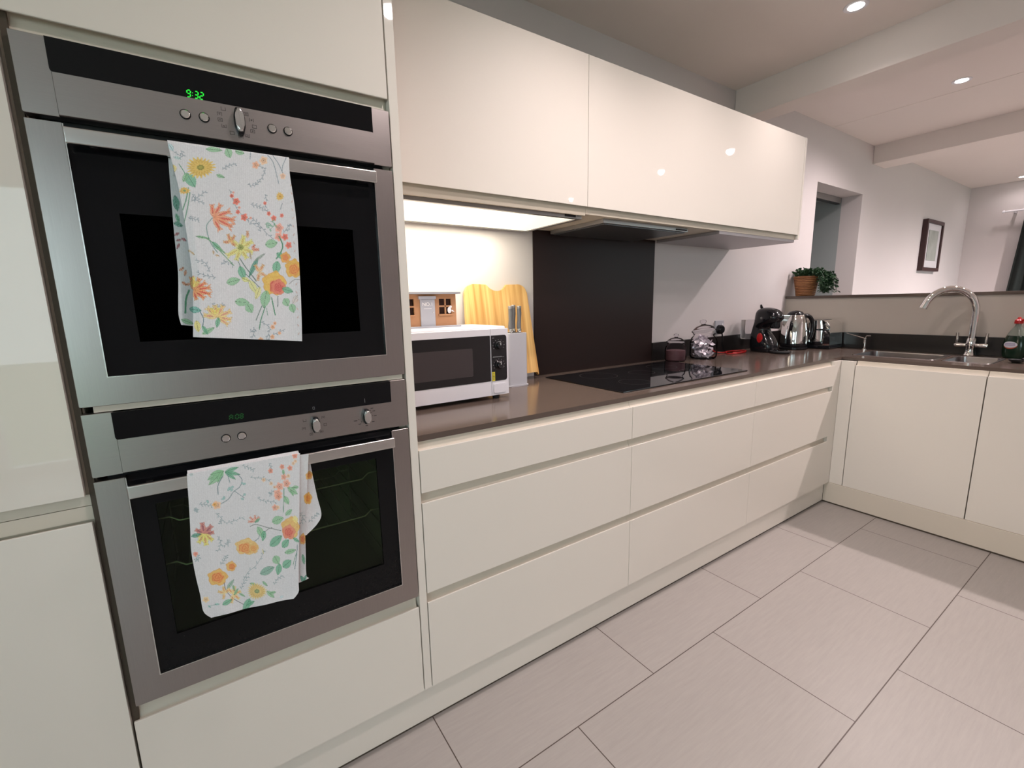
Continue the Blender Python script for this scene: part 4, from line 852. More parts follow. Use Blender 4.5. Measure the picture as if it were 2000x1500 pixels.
for i in range(10): b.box(.4110+i*.0036, .4132+i*.0036, my-.0016, my-.0013, 1.0205, 1.0221)
b.fit().build('middle_print', M['ink_grey'], t, smooth=0)
st = MB().box(.4052, .4170, my-.0019, my-.0014, .9375, .9690).fit().build('sticker', M['yellow'], t, smooth=0)
b = MB()
for i in range(5): b.box(.4075, .4148, my-.0022, my-.0020, .9425+i*.005, .9440+i*.005)
b.fit().build('sticker_print', M['ink'], st, smooth=0)
MB().prism(rnd([(.4110, .8945), (.4610, .8945), (.4610, .9270), (.4110, .9270)], .005, 4), my-.0028, my+.001, 'y', .0015, 2).fit().build('door_button', M['white_plastic'], t)

# ------------------------------------------------------------------ little wooden house box on the microwave
zb = 1.1225
t = thing('wooden_house', 'small brown wooden house with grey door marked NO.1 on the microwave', 'ornament', (.25, .44, zb))
y0 = .4150; hx0, hx1 = .1340, .3620; T = zb+.123
MB().box(.122, .3730, .4000, .4950, zb+.0001, zb+.0055, .0006).build('base', M['house_grey'], t)
b = MB(); z0, z1 = zb+.0056, T-.0075
wa0, wa1, wz0, wz1 = .2960, .3430, zb+.046, zb+.0990; wb0, wb1 = .1560, .2030
b.box(hx0, wb0, y0, y0+.006, z0, z1); b.box(wb1, wa0, y0, y0+.006, z0, z1); b.box(wa1, hx1, y0, y0+.006, z0, z1)
for a0, a1 in ((wb0, wb1), (wa0, wa1)): b.box(a0, a1, y0, y0+.006, z0, wz0); b.box(a0, a1, y0, y0+.006, wz1, z1)
b.box(hx0, hx0+.006, y0+.006, .480, z0, z1); b.box(hx1-.006, hx1, y0+.006, .480, z0, z1); b.box(hx0+.006, hx1-.006, .474, .480, z0, z1)
b.build('walls', M['house_wood'], t, smooth=0)
for a0, a1 in ((wb0, wb1), (wa0, wa1)):
    MB().box(a0, a1, y0+.012, y0+.013, wz0, wz1).build('window_dark', M['house_dark'], t, smooth=0)
    f = MB(); m_ = (a0+a1)/2; zm = (wz0+wz1)/2+.001
    f.box(a0, a1, y0-.0012, y0+.003, zm-.0028, zm+.0028); f.box(m_-.0026, m_+.0026, y0-.0012, y0+.003, wz0, wz1)
    f.box(a0-.004, a1+.004, y0-.004, y0+.002, wz0-.0055, wz0); f.box(a0-.002, a1+.002, y0-.001, y0+.002, wz1, wz1+.003)
    f.build('window_bars', M['house_wood'], t, smooth=0)
MB().box(.122, .3760, .4020, .4900, T-.0072, T, .0005).build('roof', M['house_grey'], t)
d = MB().box(.2240, .2780, y0-.0050, y0-.0001, z0, T-.0250, .0004).build('door', M['house_grey'], t)
MB().box(.2185, .2815, y0-.0085, y0-.0001, T-.0248, T-.0145, .0006).build('door_canopy', M['house_grey'], t)
MB().lathe([(.0001, -.0036), (.0018, -.003), (.0022, -.0018), (.0016, 0)], 12, (.2700, y0-.0051, zb+.0540), 'y').build('door_knob', M['chrome'], d)
text_mesh('NO.1', .0165, .0002, 'door_lettering', M['white_ink'], t, at_local(t, .2505, y0-.0056, zb+.0805), 1.05)
b = MB()
for i in range(7): b.box(.2360+i*.0042, .2388+i*.0042, y0-.0056, y0-.0051, zb+.0655, zb+.0668)
b.build('small_lettering', M['white_ink'], t, smooth=0)
# pale bird shaped trim at the window corner
b = MB(); b.lathe([(.0001, -.003), (.0055, -.0022), (.0075, 0)], 16, (.3350, y0-.0008, zb+.0590), 'y', sy=1.5)
b.lathe([(.0001, -.003), (.0040, -.0022), (.0048, 0)], 14, (.3400, y0-.0008, zb+.0710), 'y'); b.prism([(.3420, zb+.0560), (.3540, zb+.0520), (.3470, zb+.0600)], y0-.003, y0-.0008, 'y')
b.build('bird_trim', M['white_plastic'], t)

# ------------------------------------------------------------------ bamboo board leaning on the wall
t = thing('chopping_board', 'large bamboo chopping board with round notch leaning on the wall', 'chopping board', (.65, .545, ZW))
L_, Wt, Wb, th = .4230, .3060, .3560, .015
out = [(-Wb/2+.010, 0), (Wb/2-.010, 0), (Wt/2, L_-.015), (Wt/2-.02, L_), (.0500, L_), (.030, L_-.026), (-.030, L_-.026), (-.0500, L_), (-Wt/2+.02, L_), (-Wt/2, L_-.015)]
pts = rnd([(-Wb/2, 0), (Wb/2, 0), (Wt/2, L_-.02), (Wt/2-.004, L_), (.0520, L_)], [.035, .035, .06, .03, .008], 6)
right = rnd([(Wb/2, 0), (Wt/2+.0005, L_), (.0560, L_)], [.035, .045, .004], 8)[0:18]
arc = [(.0586*math.sin(a), L_+.0296-.0586*math.cos(a)) for a in np.linspace(1.02, -1.02, 17)]
poly = right + arc + [(-x, z) for x, z in right[::-1]]
b = MB(); b.prism(poly, 0, th, 'y', .003, 2)
tilt = math.asin((YB-.002-.5370-th)/L_); b.bm.transform(Matrix.Translation((.6530, .5370, ZW+.0002)) @ Matrix.Rotation(-tilt, 4, 'X'))
b.build('board', M['bamboo'], t)

# knife block and knives
t = thing('knife_block', 'light grey knife block holding grey knives beside the microwave', 'knife block', (.645, .470, ZW))
b = MB()
b.prism(rnd([(.5960, .4320), (.6960, .4320), (.6960, .5250), (.5960, .5250)], .012, 5), ZW+.0002, ZW+.0065, 'z', .002, 2); b.build('foot_plate', M['grey_plastic'], t)
b = MB(); b.prism(rnd([(.6000, .4370), (.6925, .4370), (.6925, .5200), (.6000, .5200)], .010, 5), ZW+.0066, 1.0830, 'z', .003, 2); b.build('body', M['grey_plastic'], t)
b = MB(); b.box(.612, .682, .450, .507, 1.0831, 1.0836); b.build('slots', M['black_matt'], t, smooth=0)
lab = ['grey handled knife at the left of the knife block', 'grey handled knife in the middle of the knife block', 'grey handled knife at the right of the knife block']
for i, (x, y) in enumerate(((.6270, .4600), (.6530, .4780), (.6690, .4600))):
    k = thing('knife', lab[i], 'knife', (x, y, 1.084), group='grey knives in the knife block')
    h = .106 if i != 1 else .110
    b = MB(); b.tube([(x-.001, y, 1.0985), (x-.002, y, 1.110), (x, y, 1.135), (x+.001, y, 1.160), (x, y, 1.084+h-.010)], [.0085, .0088, .0078, .0090, .0088], 12); b.build('handle', M['knife_grey'], k)
    b = MB(); b.lathe([(.0070, 0), (.0088, .004), (.0086, .0135)], 16, (x, y, 1.0845)); b.build('bolster', M['chrome'], k)
    b = MB(); b.lathe([(.0094, 0), (.0098, .008), (.0085, .0105)], 16, (x, y, 1.084+h-.0100)); b.build('end_cap', M['hood_edge'], k)

# ------------------------------------------------------------------ jars
def jar(x, y, R, H, label, fl, content, cm, tilt=0, knob=1.0):
    t = thing('glass_jar', label, 'jar', (x, y, ZW), group='lidded glass jars behind the hob')
    bh = H*.60; neck = R*.74; z = ZW+.0003
    prof = [(R*.80, 0), (R*.93, bh*.03), (R, bh*.12), (R, bh*.70), (R*.93, bh*.86), (neck*1.02, bh*.96), (neck, bh), (neck*1.10, bh*1.02), (neck*1.10, bh*1.07), (neck*.98, bh*1.08)]
    MB().lathe(prof, 48, (x, y, z), flute=fl).build('glass_body', M['jar_glass'], t, smooth=60)
    zl = bh*1.085
    lid = [(neck*1.02, 0), (neck*1.22, H*.012), (neck*1.24, H*.035), (neck*1.10, H*.055), (neck*1.02, H*.085), (neck*.72, H*.135), (neck*.30, H*.165), (neck*.18, H*.185), (neck*.26*knob, H*.215), (neck*.34*knob, H*.25), (neck*.26*knob, H*.285), (.0005, H*.30)]
    b = MB(); b.lathe(lid, 36, (0, 0, 0)); b.bm.transform(Matrix.Translation((x, y, z+zl+(R*.10 if tilt else 0))) @ Matrix.Rotation(tilt, 4, Vector((.56, .83, 0)))); b.build('lid', M['jar_glass'], t, smooth=60)
    b = MB(); content(b, x, y, z, R, bh); c = b.build('contents', cm, t, smooth=30)
    return t
def gran(b, x, y, z, R, bh): b.lathe([(R*.86, .004), (R*.93, bh*.1), (R*.93, bh*.62), (R*.6, bh*.66), (.001, bh*.64)], 32, (x, y, z))
def packets(b, x, y, z, R, bh):
    r = random.Random(11)
    for i in range(52):
        a = r.uniform(0, 2*PI); rr = R*.66*math.sqrt(r.random()); zz = z+.014+(bh*.78)*(i/52)
        m = Matrix.Translation((x+rr*math.cos(a), y+rr*math.sin(a), zz)) @ Matrix.Rotation(r.uniform(0, 6), 4, 'Z') @ Matrix.Rotation(r.uniform(-1, 1), 4, 'X') @ Matrix.Rotation(r.uniform(-.8, .8), 4, 'Y')
        s = .021; V = {}
        for u in range(5):
            for v in range(4):
                V[u, v] = b.bm.verts.new(m @ Vector(((u/2-1)*s, (v/1.5-1)*s*.7, r.uniform(-.005, .005))))
        for u in range(4):
            for v in range(3): b.bm.faces.new((V[u, v], V[u+1, v], V[u+1, v+1], V[u, v+1]))
jar(1.772, .520, .0560, .1600, 'small ribbed glass jar with dark red contents behind the hob', lambda a, z: .02*math.cos(24*a), gran, M['maroon'])
jar(1.985, .490, .0740, .2270, 'larger glass jar of crumpled silver packets with tilted lid', None, packets, M['foil'], math.radians(-9))

# ------------------------------------------------------------------ wall socket, plug, coiled red cable
t = thing('wall_socket', 'grey socket on the wall behind the tilted jar lid', 'socket', (2.33, YB, 1.027))
MB().prism(rnd([(2.285, .986), (2.378, .986), (2.378, 1.068), (2.285, 1.068)], .004, 3), YB-.0105, YB-.0005, 'y', .002, 2).build('face_plate', M['grey_plastic'], t)
MB().box(2.351, 2.363, YB-.0135, YB-.0107, 1.030, 1.048, .001).build('rocker_switch', M['white_plastic'], t)
t = thing('plug', 'black round plug with flex in the wall socket', 'plug', (2.318, YB-.011, 1.01))
MB().lathe([(.022, -.030), (.028, -.022), (.029, -.001)], 20, (2.318, YB-.0108, 1.012), 'y').build('plug_body', M['black'], t)
MB().tube(smooth_path([(2.318, .585, .993), (2.320, .578, .95), (2.330, .582, .90), (2.36, .57, ZW+.006), (2.40, .56, ZW+.006)], 6), .0042, 8).build('flex', M['black'], t)
loop = [(2.205, .575, ZW+.030), (2.24, .575, ZW+.012), (2.30, .560, ZW+.0042), (2.40, .560, ZW+.0042), (2.462, .540, ZW+.0042), (2.455, .500, ZW+.0042), (2.38, .475, ZW+.0042), (2.30, .480, ZW+.0042), (2.272, .510, ZW+.0042), (2.31, .545, ZW+.0095), (2.40, .545, ZW+.0095), (2.45, .520, ZW+.0105), (2.44, .488, ZW+.0115), (2.35, .468, ZW+.0100), (2.29, .490, ZW+.0095)]
tag(MB().tube(smooth_path(loop, 8), .0034, 8).build('cable', M['red']), 'coiled red cable lying on the worktop between jar and coffee machine', 'cable')

# ------------------------------------------------------------------ capsule coffee machine
ca = math.radians(-14); cxm, cym = 2.555, .430
t = thing('coffee_machine', 'black rounded capsule coffee machine with red oval badge', 'coffee machine', (cxm, cym, ZW), ca)
def loc(b, name, m, par=None, **k): return b.build(name, m, par or t, world=False, **k)
rings = [(.004, .056, .078, .012), (.030, .060, .084, .012), (.060, .060, .082, .016), (.095, .056, .070, .026), (.125, .050, .056, .036), (.150, .047, .050, .036), (.168, .052, .058, .022),
         (.185, .058, .074, .000), (.205, .061, .084, -.012), (.225, .061, .084, -.014), (.245, .057, .077, -.010), (.262, .047, .062, -.004), (.274, .030, .040, .000), (.279, .010, .014, .000)]
sp_ = smooth_path([(a_, b_, c_) for a_, b_, c_, d_ in rings], 4); so_ = smooth_path([(a_, d_, 0) for a_, b_, c_, d_ in rings], 4)
b = MB(); RI = []
for p, q in zip(sp_, so_):
    RI.append([b.bm.verts.new((p.y*math.copysign(abs(math.cos(2*PI*i/40))**.8, math.cos(2*PI*i/40)), q.y+p.z*math.copysign(abs(math.sin(2*PI*i/40))**.8, math.sin(2*PI*i/40)), p.x)) for i in range(40)])
for A, Bq in zip(RI, RI[1:]):
    for i in range(40): b.bm.faces.new((A[i], A[(i+1) % 40], Bq[(i+1) % 40], Bq[i]))
b.bm.faces.new(RI[0][::-1]); b.bm.faces.new(RI[-1]); loc(b, 'body', M['black'], smooth=70)
b = MB(); b.lathe([(.022, 0), (.026, .010), (.026, .040)], 28, (0, -.062, .150)); loc(b, 'brew_spout', M['black'])
b = MB(); b.tube([(0, .036, .262), (0, .050, .282), (0, .054, .296)], [.010, .008, .005], 10); loc(b, 'lever', M['black'])
b = MB(); b.lathe([(.044, .0003), (.052, .006), (.052, .014), (.046, .018)], 32, (0, -.108, 0), sy=1.15); dt = loc(b, 'drip_tray', M['black_matt'])
b = MB(); b.lathe([(.038, .0185), (.040, .0200)], 32, (0, -.108, 0), sy=1.15); loc(b, 'tray_grille', M['chrome'])
b = MB(); b.lathe([(.001, -.005), (.018, -.004), (.021, 0)], 28, (0, 0, 0), 'x', sx=.85, sy=1.5)
b.bm.transform(Matrix.Translation((-.0570, -.004, .090)) @ Matrix.Rotation(math.radians(18), 4, 'Z')); loc(b, 'red_badge', M['red'])
b = MB(); b.lathe([(.0001, -.003), (.007, -.002), (.008, 0)], 20, (0, 0, 0), 'x'); b.bm.transform(Matrix.Translation((-.0620, -.010, .215))); loc(b, 'head_button', M['knife_grey'])
b = MB(); b.prism(rnd([(-.050, .112), (.050, .112), (.045, .165), (-.045, .165)], .015, 5), .075, .200, 'z', .002, 2); loc(b, 'water_tank', M['clear'])

# ------------------------------------------------------------------ kettle
kx, ky = 2.842, .395
t = thing('kettle', 'polished steel kettle with black handle and domed lid', 'kettle', (kx, ky, ZW))
B0 = ZW+.0005
MB().lathe([(.078, 0), (.084, .004), (.084, .014), (.074, .020)], 40, (kx, ky, B0)).build('power_base', M['black'], t)
MB().lathe([(.078, .0205), (.080, .034), (.079, .040)], 40, (kx, ky, B0)).build('lower_band', M['black'], t)
MB().lathe([(.0785, .0405), (.0785, .075), (.074, .120), (.067, .165), (.058, .205), (.052, .222), (.050, .2245)], 48, (kx, ky, B0)).build('jug', M['chrome'], t)
MB().lathe([(.050, .2248), (.048, .2330), (.038, .2440), (.020, .2510), (.0005, .2530)], 36, (kx, ky, B0)).build('lid', M['black'], t)
hd = Vector((.83, -.56, 0))   # handle side
def kp(r, z): return (kx+hd.x*r, ky+hd.y*r, B0+z)
MB().tube(smooth_path([kp(.048, .214), kp(.070, .218), kp(.098, .206), kp(.116, .170), kp(.119, .120), kp(.110, .080), kp(.103, .062)], 6), [.013]*37, 12).build('handle', M['black'], t)
b = MB(); P = smooth_path([kp(.075, .040), kp(.0765, .090), kp(.069, .150), kp(.056, .210)], 6); b.tube(P, .0125, 10); b.build('handle_strap', M['black'], t)
b = MB()
def sp(r, z, w): 
    n = Vector((-hd.y, hd.x, 0)); c = Vector(kp(-r, z)); return [c-n*w, c+n*w]
V = []
for r0, r1, z, w in ((.056, .057, .120, .004), (.060, .078, .165, .015), (.055, .088, .205, .022), (.048, .090, .2235, .024)):
    n = Vector((-hd.y, hd.x, 0)); V.append([b.bm.verts.new(Vector(kp(-r0, z))-n*w), b.bm.verts.new(Vector(kp(-r1, z))-n*.003), b.bm.verts.new(Vector(kp(-r1, z))+n*.003), b.bm.verts.new(Vector(kp(-r0, z))+n*w)])
for A, Bq in zip(V, V[1:]):
    for i in range(4): b.bm.faces.new((A[i], A[(i+1) % 4], Bq[(i+1) % 4], Bq[i]))
b.bm.faces.new(V[0][::-1]); b.bm.faces.new(V[-1]); b.build('spout', M['chrome'], t)

# ------------------------------------------------------------------ toaster
t = thing('toaster', 'chrome toaster with black base behind the kettle', 'toaster', (3.045, .330, ZW))
TX0, TX1, TY0, TY1 = 2.955, 3.140, .225, .440
b = MB(); b.prism(rnd([(TY0, ZW+.024), (TY1, ZW+.024), (TY1-.008, ZW+.186), (TY0+.008, ZW+.186)], [.004, .004, .050, .050], 8), TX0, TX1, 'x', .006, 3); b.build('shell', M['chrome'], t)
b = MB(); b.box(TX0-.006, TX1, TY0-.004, TY1+.004, ZW+.0005, ZW+.0235, .005, 2); b.build('base', M['black'], t)
lv = MB().box(TX0-.0008, TX0+.004, .268, .274, ZW+.045, ZW+.135).build('lever_slot', M['black_matt'], t, smooth=0)
MB().box(TX0-.026, TX0-.001, .240, .302, ZW+.122, ZW+.131, .002).build('lever', M['black'], t)
for y in (.290, .350):
    MB().box(TX0+.03, TX1-.02, y, y+.026, ZW+.1845, ZW+.1866).build('bread_slot', M['black_matt'], t, smooth=0)
MB().lathe([(.001, -.016), (.012, -.015), (.014, 0)], 20, (TX0, .380, ZW+.055), 'x').build('browning_dial', M['black'], t)

# ------------------------------------------------------------------ basket with trailing plant on the half wall
px, py = 3.255, .530; z = ZLED+.0004
t = thing('potted_plant', 'wicker basket with trailing dark green plant on the half wall shelf', 'plant', (px, py, ZLED))
b = MB(); b.lathe([(.056, 0), (.060, .004), (.078, .125), (.084, .130), (.084, .138), (.076, .139), (.070, .128), (.040, .126), (.0005, .126)], 40, (px, py, z), flute=lambda a, zz: .012*math.sin(20*a+(200*zz))); b.build('basket', M['wicker'], t)
r = random.Random(4); fol = MB()
def add_leaf(p, d, L, w):
    d = d.normalized(); sd = d.cross(Vector((r.uniform(-1, 1), r.uniform(-1, 1), 1)).normalized())
    if sd.length < .1: sd = Vector((1, 0, 0))
    sd.normalize(); up = sd.cross(d)*.18
    v = [fol.bm.verts.new(q) for q in (p, p+d*L*.35+sd*w+up*L, p+d*L*.75+sd*w*.8+up*L, p+d*L, p+d*L*.75-sd*w*.8+up*L, p+d*L*.35-sd*w+up*L)]
    fol.bm.faces.new(v[:4]); fol.bm.faces.new([v[0], v[3], v[4], v[5]])
for i in range(84):
    a = r.uniform(0, 2*PI); rr = r.uniform(.0, .062); h = r.uniform(.03, .062)
    if i < 38:
        p0 = Vector((px+rr*math.cos(a), py+rr*math.sin(a), z+.126)); p1 = p0+Vector((math.cos(a)*.03, math.sin(a)*.03, h)); P = [p0, (p0+p1)/2+Vector((0, 0, .008)), p1]
    else:   # trailing over the right hand (-y) side
        p0 = Vector((px+r.uniform(-.04, .05), py-r.uniform(.02, .06), z+.128)); reach = r.uniform(.06, .135); dx = r.uniform(-.05, .05)
        P = [p0, p0+Vector((dx*.3, -reach*.45, .030)), p0+Vector((dx*.8, -reach*.85, r.uniform(-.03, .02))), p0+Vector((dx, -reach, -r.uniform(.03, .112)))]
    P = smooth_path([tuple(q) for q in P], 5); fol.tube(P, .0012, 5)
    for k in range(1, len(P)):
        for s_ in (-1, 1):
            d = (P[k]-P[k-1]).normalized(); dd = (d*.4+Vector((r.uniform(-1, 1), r.uniform(-1, 1), r.uniform(-.3, .8)))).normalized()
            q = P[k]
            if q.z+dd.z*.022 > z+.003 and q.y < YB-.03: add_leaf(q, dd, r.uniform(.016, .028), r.uniform(.006, .0095))
for q, dd in (((px-.01, py-.175, z+.145), (0, -.2, .6)),):
    pass
fol.build('foliage', M['leaf'], t, smooth=0)

# ------------------------------------------------------------------ sink, tap, dispenser, bottle, ladle
def bowl(x0, x1, y0, y1, dep, label):
    t = thing('sink_bowl', label, 'sink', ((x0+x1)/2, (y0+y1)/2, ZW), group='undermounted steel sink bowls')
    b = MB()
    def ring(i, z, rad): return [b.bm.verts.new((x, y, z)) for x, y in rnd([(x0+i, y0+i), (x1-i, y0+i), (x1-i, y1-i), (x0+i, y1-i)], rad, 6)]
    R_ = [ring(-.008, ZW+.0006, .030), ring(-.0065, ZW+.0022, .030), ring(.002, ZW+.0015, .028), ring(.0035, ZW-.004, .028), ring(.008, ZW-dep+.03, .03), ring(.032, ZW-dep, .03)]
    for A, Bq in zip(R_, R_[1:]):
        n = len(A)
        for i in range(n): b.bm.faces.new((A[i], A[(i+1) % n], Bq[(i+1) % n], Bq[i]))
    b.bm.faces.new(R_[-1]); b.build('basin', M['sink_steel'], t)
    MB().lathe([(.030, .0006), (.036, .002), (.028, .003), (.001, .0015)], 28, ((x0+x1)/2, (y0+y1)/2, ZW-dep)).build('drain', M['chrome'], t)
    MB().box(x1-.0115, x1-.0065, (y0+y1)/2-.04, (y0+y1)/2+.04, ZW-.045, ZW-.030).build('overflow', M['black_matt'], t, smooth=0)
    return t
bowl(SKX0+.009, SKX1-.009, SA0+.009, SA1-.009, .17, 'large stainless main sink bowl nearest the corner')
bowl(SKX0+.009, SKX1-.009, SB0+.009, SB1-.009, .11, 'small stainless half sink bowl in front of the tap')
fx, fy = 3.098, -.405
t = thing('kitchen_tap', 'tall chrome swan-neck tap with two upright levers', 'tap', (fx, fy, ZW))
MB().lathe([(.028, .0004), (.029, .004), (.024, .012), (.020, .030), (.0215, .048), (.024, .066), (.021, .085), (.0165, .098)], 32, (fx, fy, ZW)).build('tap_body', M['chrome'], t)
sd = Vector((-.60, .80, 0)); RR = .117
P = [Vector((fx, fy, ZW+.09)), Vector((fx, fy, ZW+.16)), Vector((fx, fy, ZW+.235))]
for i in range(1, 15):
    a = PI*i/14*.90; P.append(Vector((fx, fy, ZW+.240))+sd*(RR-RR*math.cos(a))+Vector((0, 0, RR*1.08*math.sin(a))))
P.append(P[-1]+(P[-1]-P[-2]).normalized()*.015)
MB().tube(P, .0172, 18).build('spout', M['chrome'], t)
MB().tube([P[-1]-(P[-1]-P[-2]).normalized()*.012, P[-1]+(P[-1]-P[-2]).normalized()*.004], .0188, 18).build('aerator', M['chrome'], t)
for s_ in (1, -1):
    arm = MB().tube([(fx, fy+s_*.015, ZW+.058), (fx, fy+s_*.030, ZW+.058), (fx, fy+s_*.056, ZW+.058), (fx, fy+s_*.066, ZW+.056)], [.012, .0105, .012, .009], 16).build('side_arm', M['chrome'], t)
    MB().tube([(fx, fy+s_*.058, ZW+.060), (fx-.002, fy+s_*.058, ZW+.090), (fx-.004, fy+s_*.059, ZW+.126)], [.0055, .0060, .0068], 12).build('lever', M['chrome'], arm)
t = thing('soap_dispenser', 'small chrome dispenser with long thin arm behind the main sink bowl', 'soap dispenser', (3.085, .078, ZW))
MB().lathe([(.017, .0004), (.017, .004), (.009, .008), (.0075, .062), (.010, .066), (.010, .074), (.004, .076)], 20, (3.085, .078, ZW)).build('stem', M['chrome'], t)
MB().tube([(3.085, .078, ZW+.071), (3.083, .120, ZW+.083), (3.080, .182, ZW+.101)], [.0035, .0028, .0018], 8).build('long_arm', M['chrome'], t)
MB().tube([(3.085, .070, ZW+.088), (3.080, .048, ZW+.089)], [.0028, .0016], 8).build('short_arm', M['chrome'], t)
MB().tube([(3.085, .078, ZW+.074), (3.085, .071, ZW+.089)], [.0028, .0028], 8).build('neck', M['chrome'], t)
bx, by = 3.105, -.570
t = thing('washing_up_bottle', 'green washing-up bottle with red cap and round label beside the tap', 'bottle', (bx, by, ZW), math.radians(-28))
def loc2(b, n, m, **k): return b.build(n, m, t, world=False, **k)
loc2(MB().lathe([(.040, .0005), (.046, .006), (.051, .035), (.052, .065), (.047, .098), (.0400, .118)], 40, (0, 0, 0), sx=.62), 'lower_bottle', M['soap'])
loc2(MB().lathe([(.0400, .1182), (.030, .140), (.018, .160), (.012, .170), (.012, .180)], 40, (0, 0, 0), sx=.66), 'upper_bottle', M['soap_clear'])
loc2(MB().lathe([(.016, .1802), (.017, .184), (.016, .198), (.008, .204), (.006, .212), (.003, .214)], 24, (0, 0, 0)), 'cap', M['red'])
loc2(MB().tube([(0, -.008, .196), (0, -.030, .204), (0, -.048, .216), (0, -.060, .218)], [.006, .006, .0055, .004], 10), 'flip_top', M['red'])
def lab_pt(u, v, off):   # wrap a disc onto the bottle side facing -x
    yy = u; zz = .073+v; Rr = np.interp(zz, [.035, .065, .098, .118], [.051, .052, .047, .040]); q = max(0, 1-(yy/Rr)**2)
    return (-(Rr*.62*math.sqrt(q)+off), yy, zz)
def label_disc(a, bb, cv, off, nm, m, clip=None):
    b = MB(); n = 28; c = b.bm.verts.new(lab_pt(0, cv, off)); prev = [c]*n
    for k in (.5, 1.0):
        ring = [b.bm.verts.new(lab_pt(a*k*math.cos(2*PI*i/n), cv+bb*k*math.sin(2*PI*i/n), off)) for i in range(n)]
        for i in range(n):
            if k == .5: b.bm.faces.new((c, ring[i], ring[(i+1) % n]))
            else: b.bm.faces.new((prev[i], ring[i], ring[(i+1) % n], prev[(i+1) % n]))
        prev = ring
    return loc2(b, nm, m)
label_disc(.0300, .0190, -.004, .0012, 'label_rim', M['red_edge'])
label_disc(.0300, .0165, -.001, .0019, 'label', M['label_white'])
b = MB(); rr_ = random.Random(2)
for zz, u0, u1 in ((.0035, -.021, .020), (-.0035, -.022, .022)):
    u = u0
    while u < u1:
        wv = rr_.uniform(.0018, .0034)
        pts_ = [lab_pt(u, zz-.0016, .0025), lab_pt(u+wv, zz-.0016, .0025), lab_pt(u+wv, zz+.0019, .0025), lab_pt(u, zz+.0019, .0025)]
        b.bm.faces.new([b.bm.verts.new(q) for q in pts_]); u += wv+.0012
loc2(b, 'label_lettering', M['purple'])
t = thing('ladle', 'black plastic ladle lying on the worktop at right edge', 'ladle', (2.87, -.625, ZW))
b = MB(); n = 24
prof = [(.0005, .0012), (.014, .0020), (.024, .008), (.030, .018), (.0285, .018), (.022, .009), (.0005, .0045)]
b.lathe(prof, 24, (2.865, -.618, ZW)); b.build('scoop', M['black_matt'], t)
MB().tube(smooth_path([(2.888, -.632, ZW+.018), (2.92, -.655, ZW+.022), (2.99, -.70, ZW+.012), (3.06, -.76, ZW+.006)], 6), .0055, 10).build('handle', M['black_matt'], t)

# ------------------------------------------------------------------ picture, curtain, rod
t = thing('framed_picture', 'narrow dark framed picture hanging on the far white wall', 'picture', (6.13, YB, 1.71))
fx0, fx1, fz0, fz1, fy0 = 5.865, 6.400, 1.455, 1.9725, YB-.045
b = MB(); w_ = .035
b.box(fx0, fx0+w_, fy0, YB-.001, fz0, fz1); b.box(fx1-w_, fx1, fy0, YB-.001, fz0, fz1); b.box(fx0+w_, fx1-w_, fy0, YB-.001, fz0, fz0+w_); b.box(fx0+w_, fx1-w_, fy0, YB-.001, fz1-w_, fz1)
b.build('frame', M['frame_wood'], t, smooth=0)
MB().box(fx0+w_, fx1-w_, YB-.030, YB-.022, fz0+w_, fz1-w_).build('mount', M['mount'], t, smooth=0)
pr_m = mat('grey_green_print', (0.20, 0.22, 0.19), 0.6, noise=(0.45, 0.46, 0.44), bscale=9)
MB().box(fx0+.12, fx1-.12, YB-.034, YB-.0305, fz0+.11, fz1-.10).build('print', pr_m, t, smooth=0)
t = thing('curtain_rod', 'white curtain rod on the far wall at right edge', 'curtain rod', (XR-.08, .10, 2.115))
MB().tube([(XR-.09, .285, 2.115), (XR-.09, -1.9, 2.115)], .011, 12).build('rod', M['white_plastic'], t)
MB().lathe([(.001, .312), (.014, .308), (.016, .296), (.011, .286)], 16, (XR-.09, 0, 2.115), 'y').build('finial', M['white_plastic'], t)
MB().box(XR-.09, XR-.0005, .205, .225, 2.095, 2.125).build('bracket', M['white_plastic'], t, smooth=0)
def curt(u, v):
    hem = 1-v
    y = .118 - u*.62 + .125*hem*(1-u)
    return (XR-.135+.022*math.sin(u*46+.6*math.sin(v*3)), y, .12+v*1.98)
o = MB().grid(curt, 110, 14).build('curtain', M['curtain'], smooth=80); o.modifiers.new('cloth_thickness', 'SOLIDIFY').thickness = .003
tag(o, 'dark curtain hanging at the far right of the room', 'curtain')

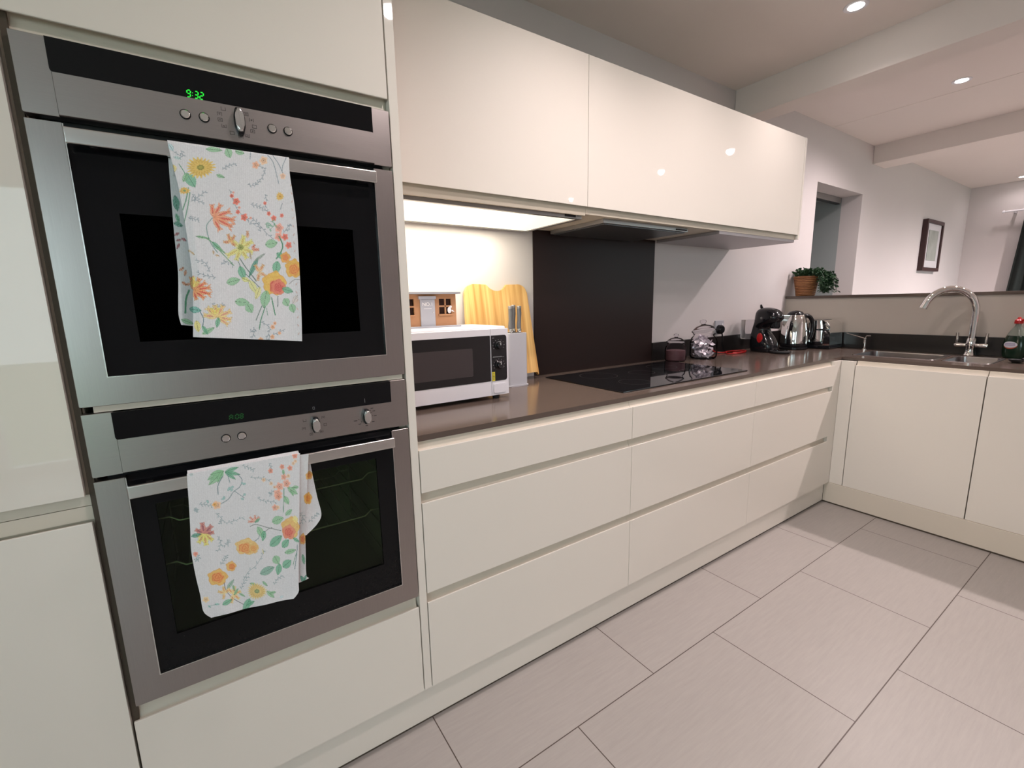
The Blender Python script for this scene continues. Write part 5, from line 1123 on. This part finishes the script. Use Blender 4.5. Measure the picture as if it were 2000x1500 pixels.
# ------------------------------------------------------------------ ceiling downlights
def downlight(x, y, z, power, label, beam=162, blend=.75, color=(1.0, .865, .86)):
    t = thing('downlight', label, 'downlight', (x, y, z), group='recessed ceiling downlights')
    MB().lathe([(.030, -.0012), (.044, -.0030), (.046, -.0002)], 36, (x, y, z)).build('trim_ring', M['white_plastic'], t)
    MB().lathe([(.0005, -.0022), (.029, -.0022), (.0295, -.0008)], 28, (x, y, z)).build('bulb', M['lamp'], t)
    l = bpy.data.lights.new('downlight_lamp', 'SPOT'); l.energy = power; l.color = color; l.spot_size = math.radians(beam); l.spot_blend = blend; l.shadow_soft_size = .028
    o = bpy.data.objects.new('downlight_lamp', l); COL.objects.link(o); o.parent = t; o.location = (0, 0, -.012); o.rotation_euler = (0, 0, 0)
downlight(2.054, -.095, 2.4148, 12, 'bright round ceiling spotlight at top of the photo, kitchen side of the beam', 140, 1.0)
downlight(.70, -.270, 2.4148, 22, 'added ceiling spotlight above the first wall cabinet, out of the frame', 130, 1.0)  # added lamp, set where its reflection stays above the cabinet tops
downlight(1.38, -.270, 2.4148, 20, 'added ceiling spotlight above the hob, out of the frame', 140, 1.0)  # second added lamp, brightens the right of the wall cabinets
downlight(-.55, .055, 2.4148, 4, 'added ceiling spotlight over the oven cabinet, above the frame', 130, 1.0)  # weak unseen lamp added over the ovens
downlight(.385, -.95, 2.4148, 24, 'added fill spotlight behind the camera, in line with the end panel')  # added fill for the cabinet fronts, kept out of their reflections
downlight(3.480, -.120, 2.4448, 34, 'round ceiling spotlight between the two beams')
downlight(3.460, -.860, 2.4448, 34, 'second ceiling spotlight between the beams, right of the frame')
downlight(3.450, -1.560, 2.4448, 34, 'third ceiling spotlight between the beams, right of the frame')
downlight(3.470, -2.900, 2.4448, 30, 'last ceiling spotlight between the beams, near the garden wall')
downlight(7.145, .167, 2.4448, 2, 'far ceiling spotlight at the right edge, beyond the second beam')
downlight(5.9, -1.2, 2.4448, 200, 'added ceiling spotlight over the dining end, right of the frame')  # strong unseen lamp added to brighten the far wall
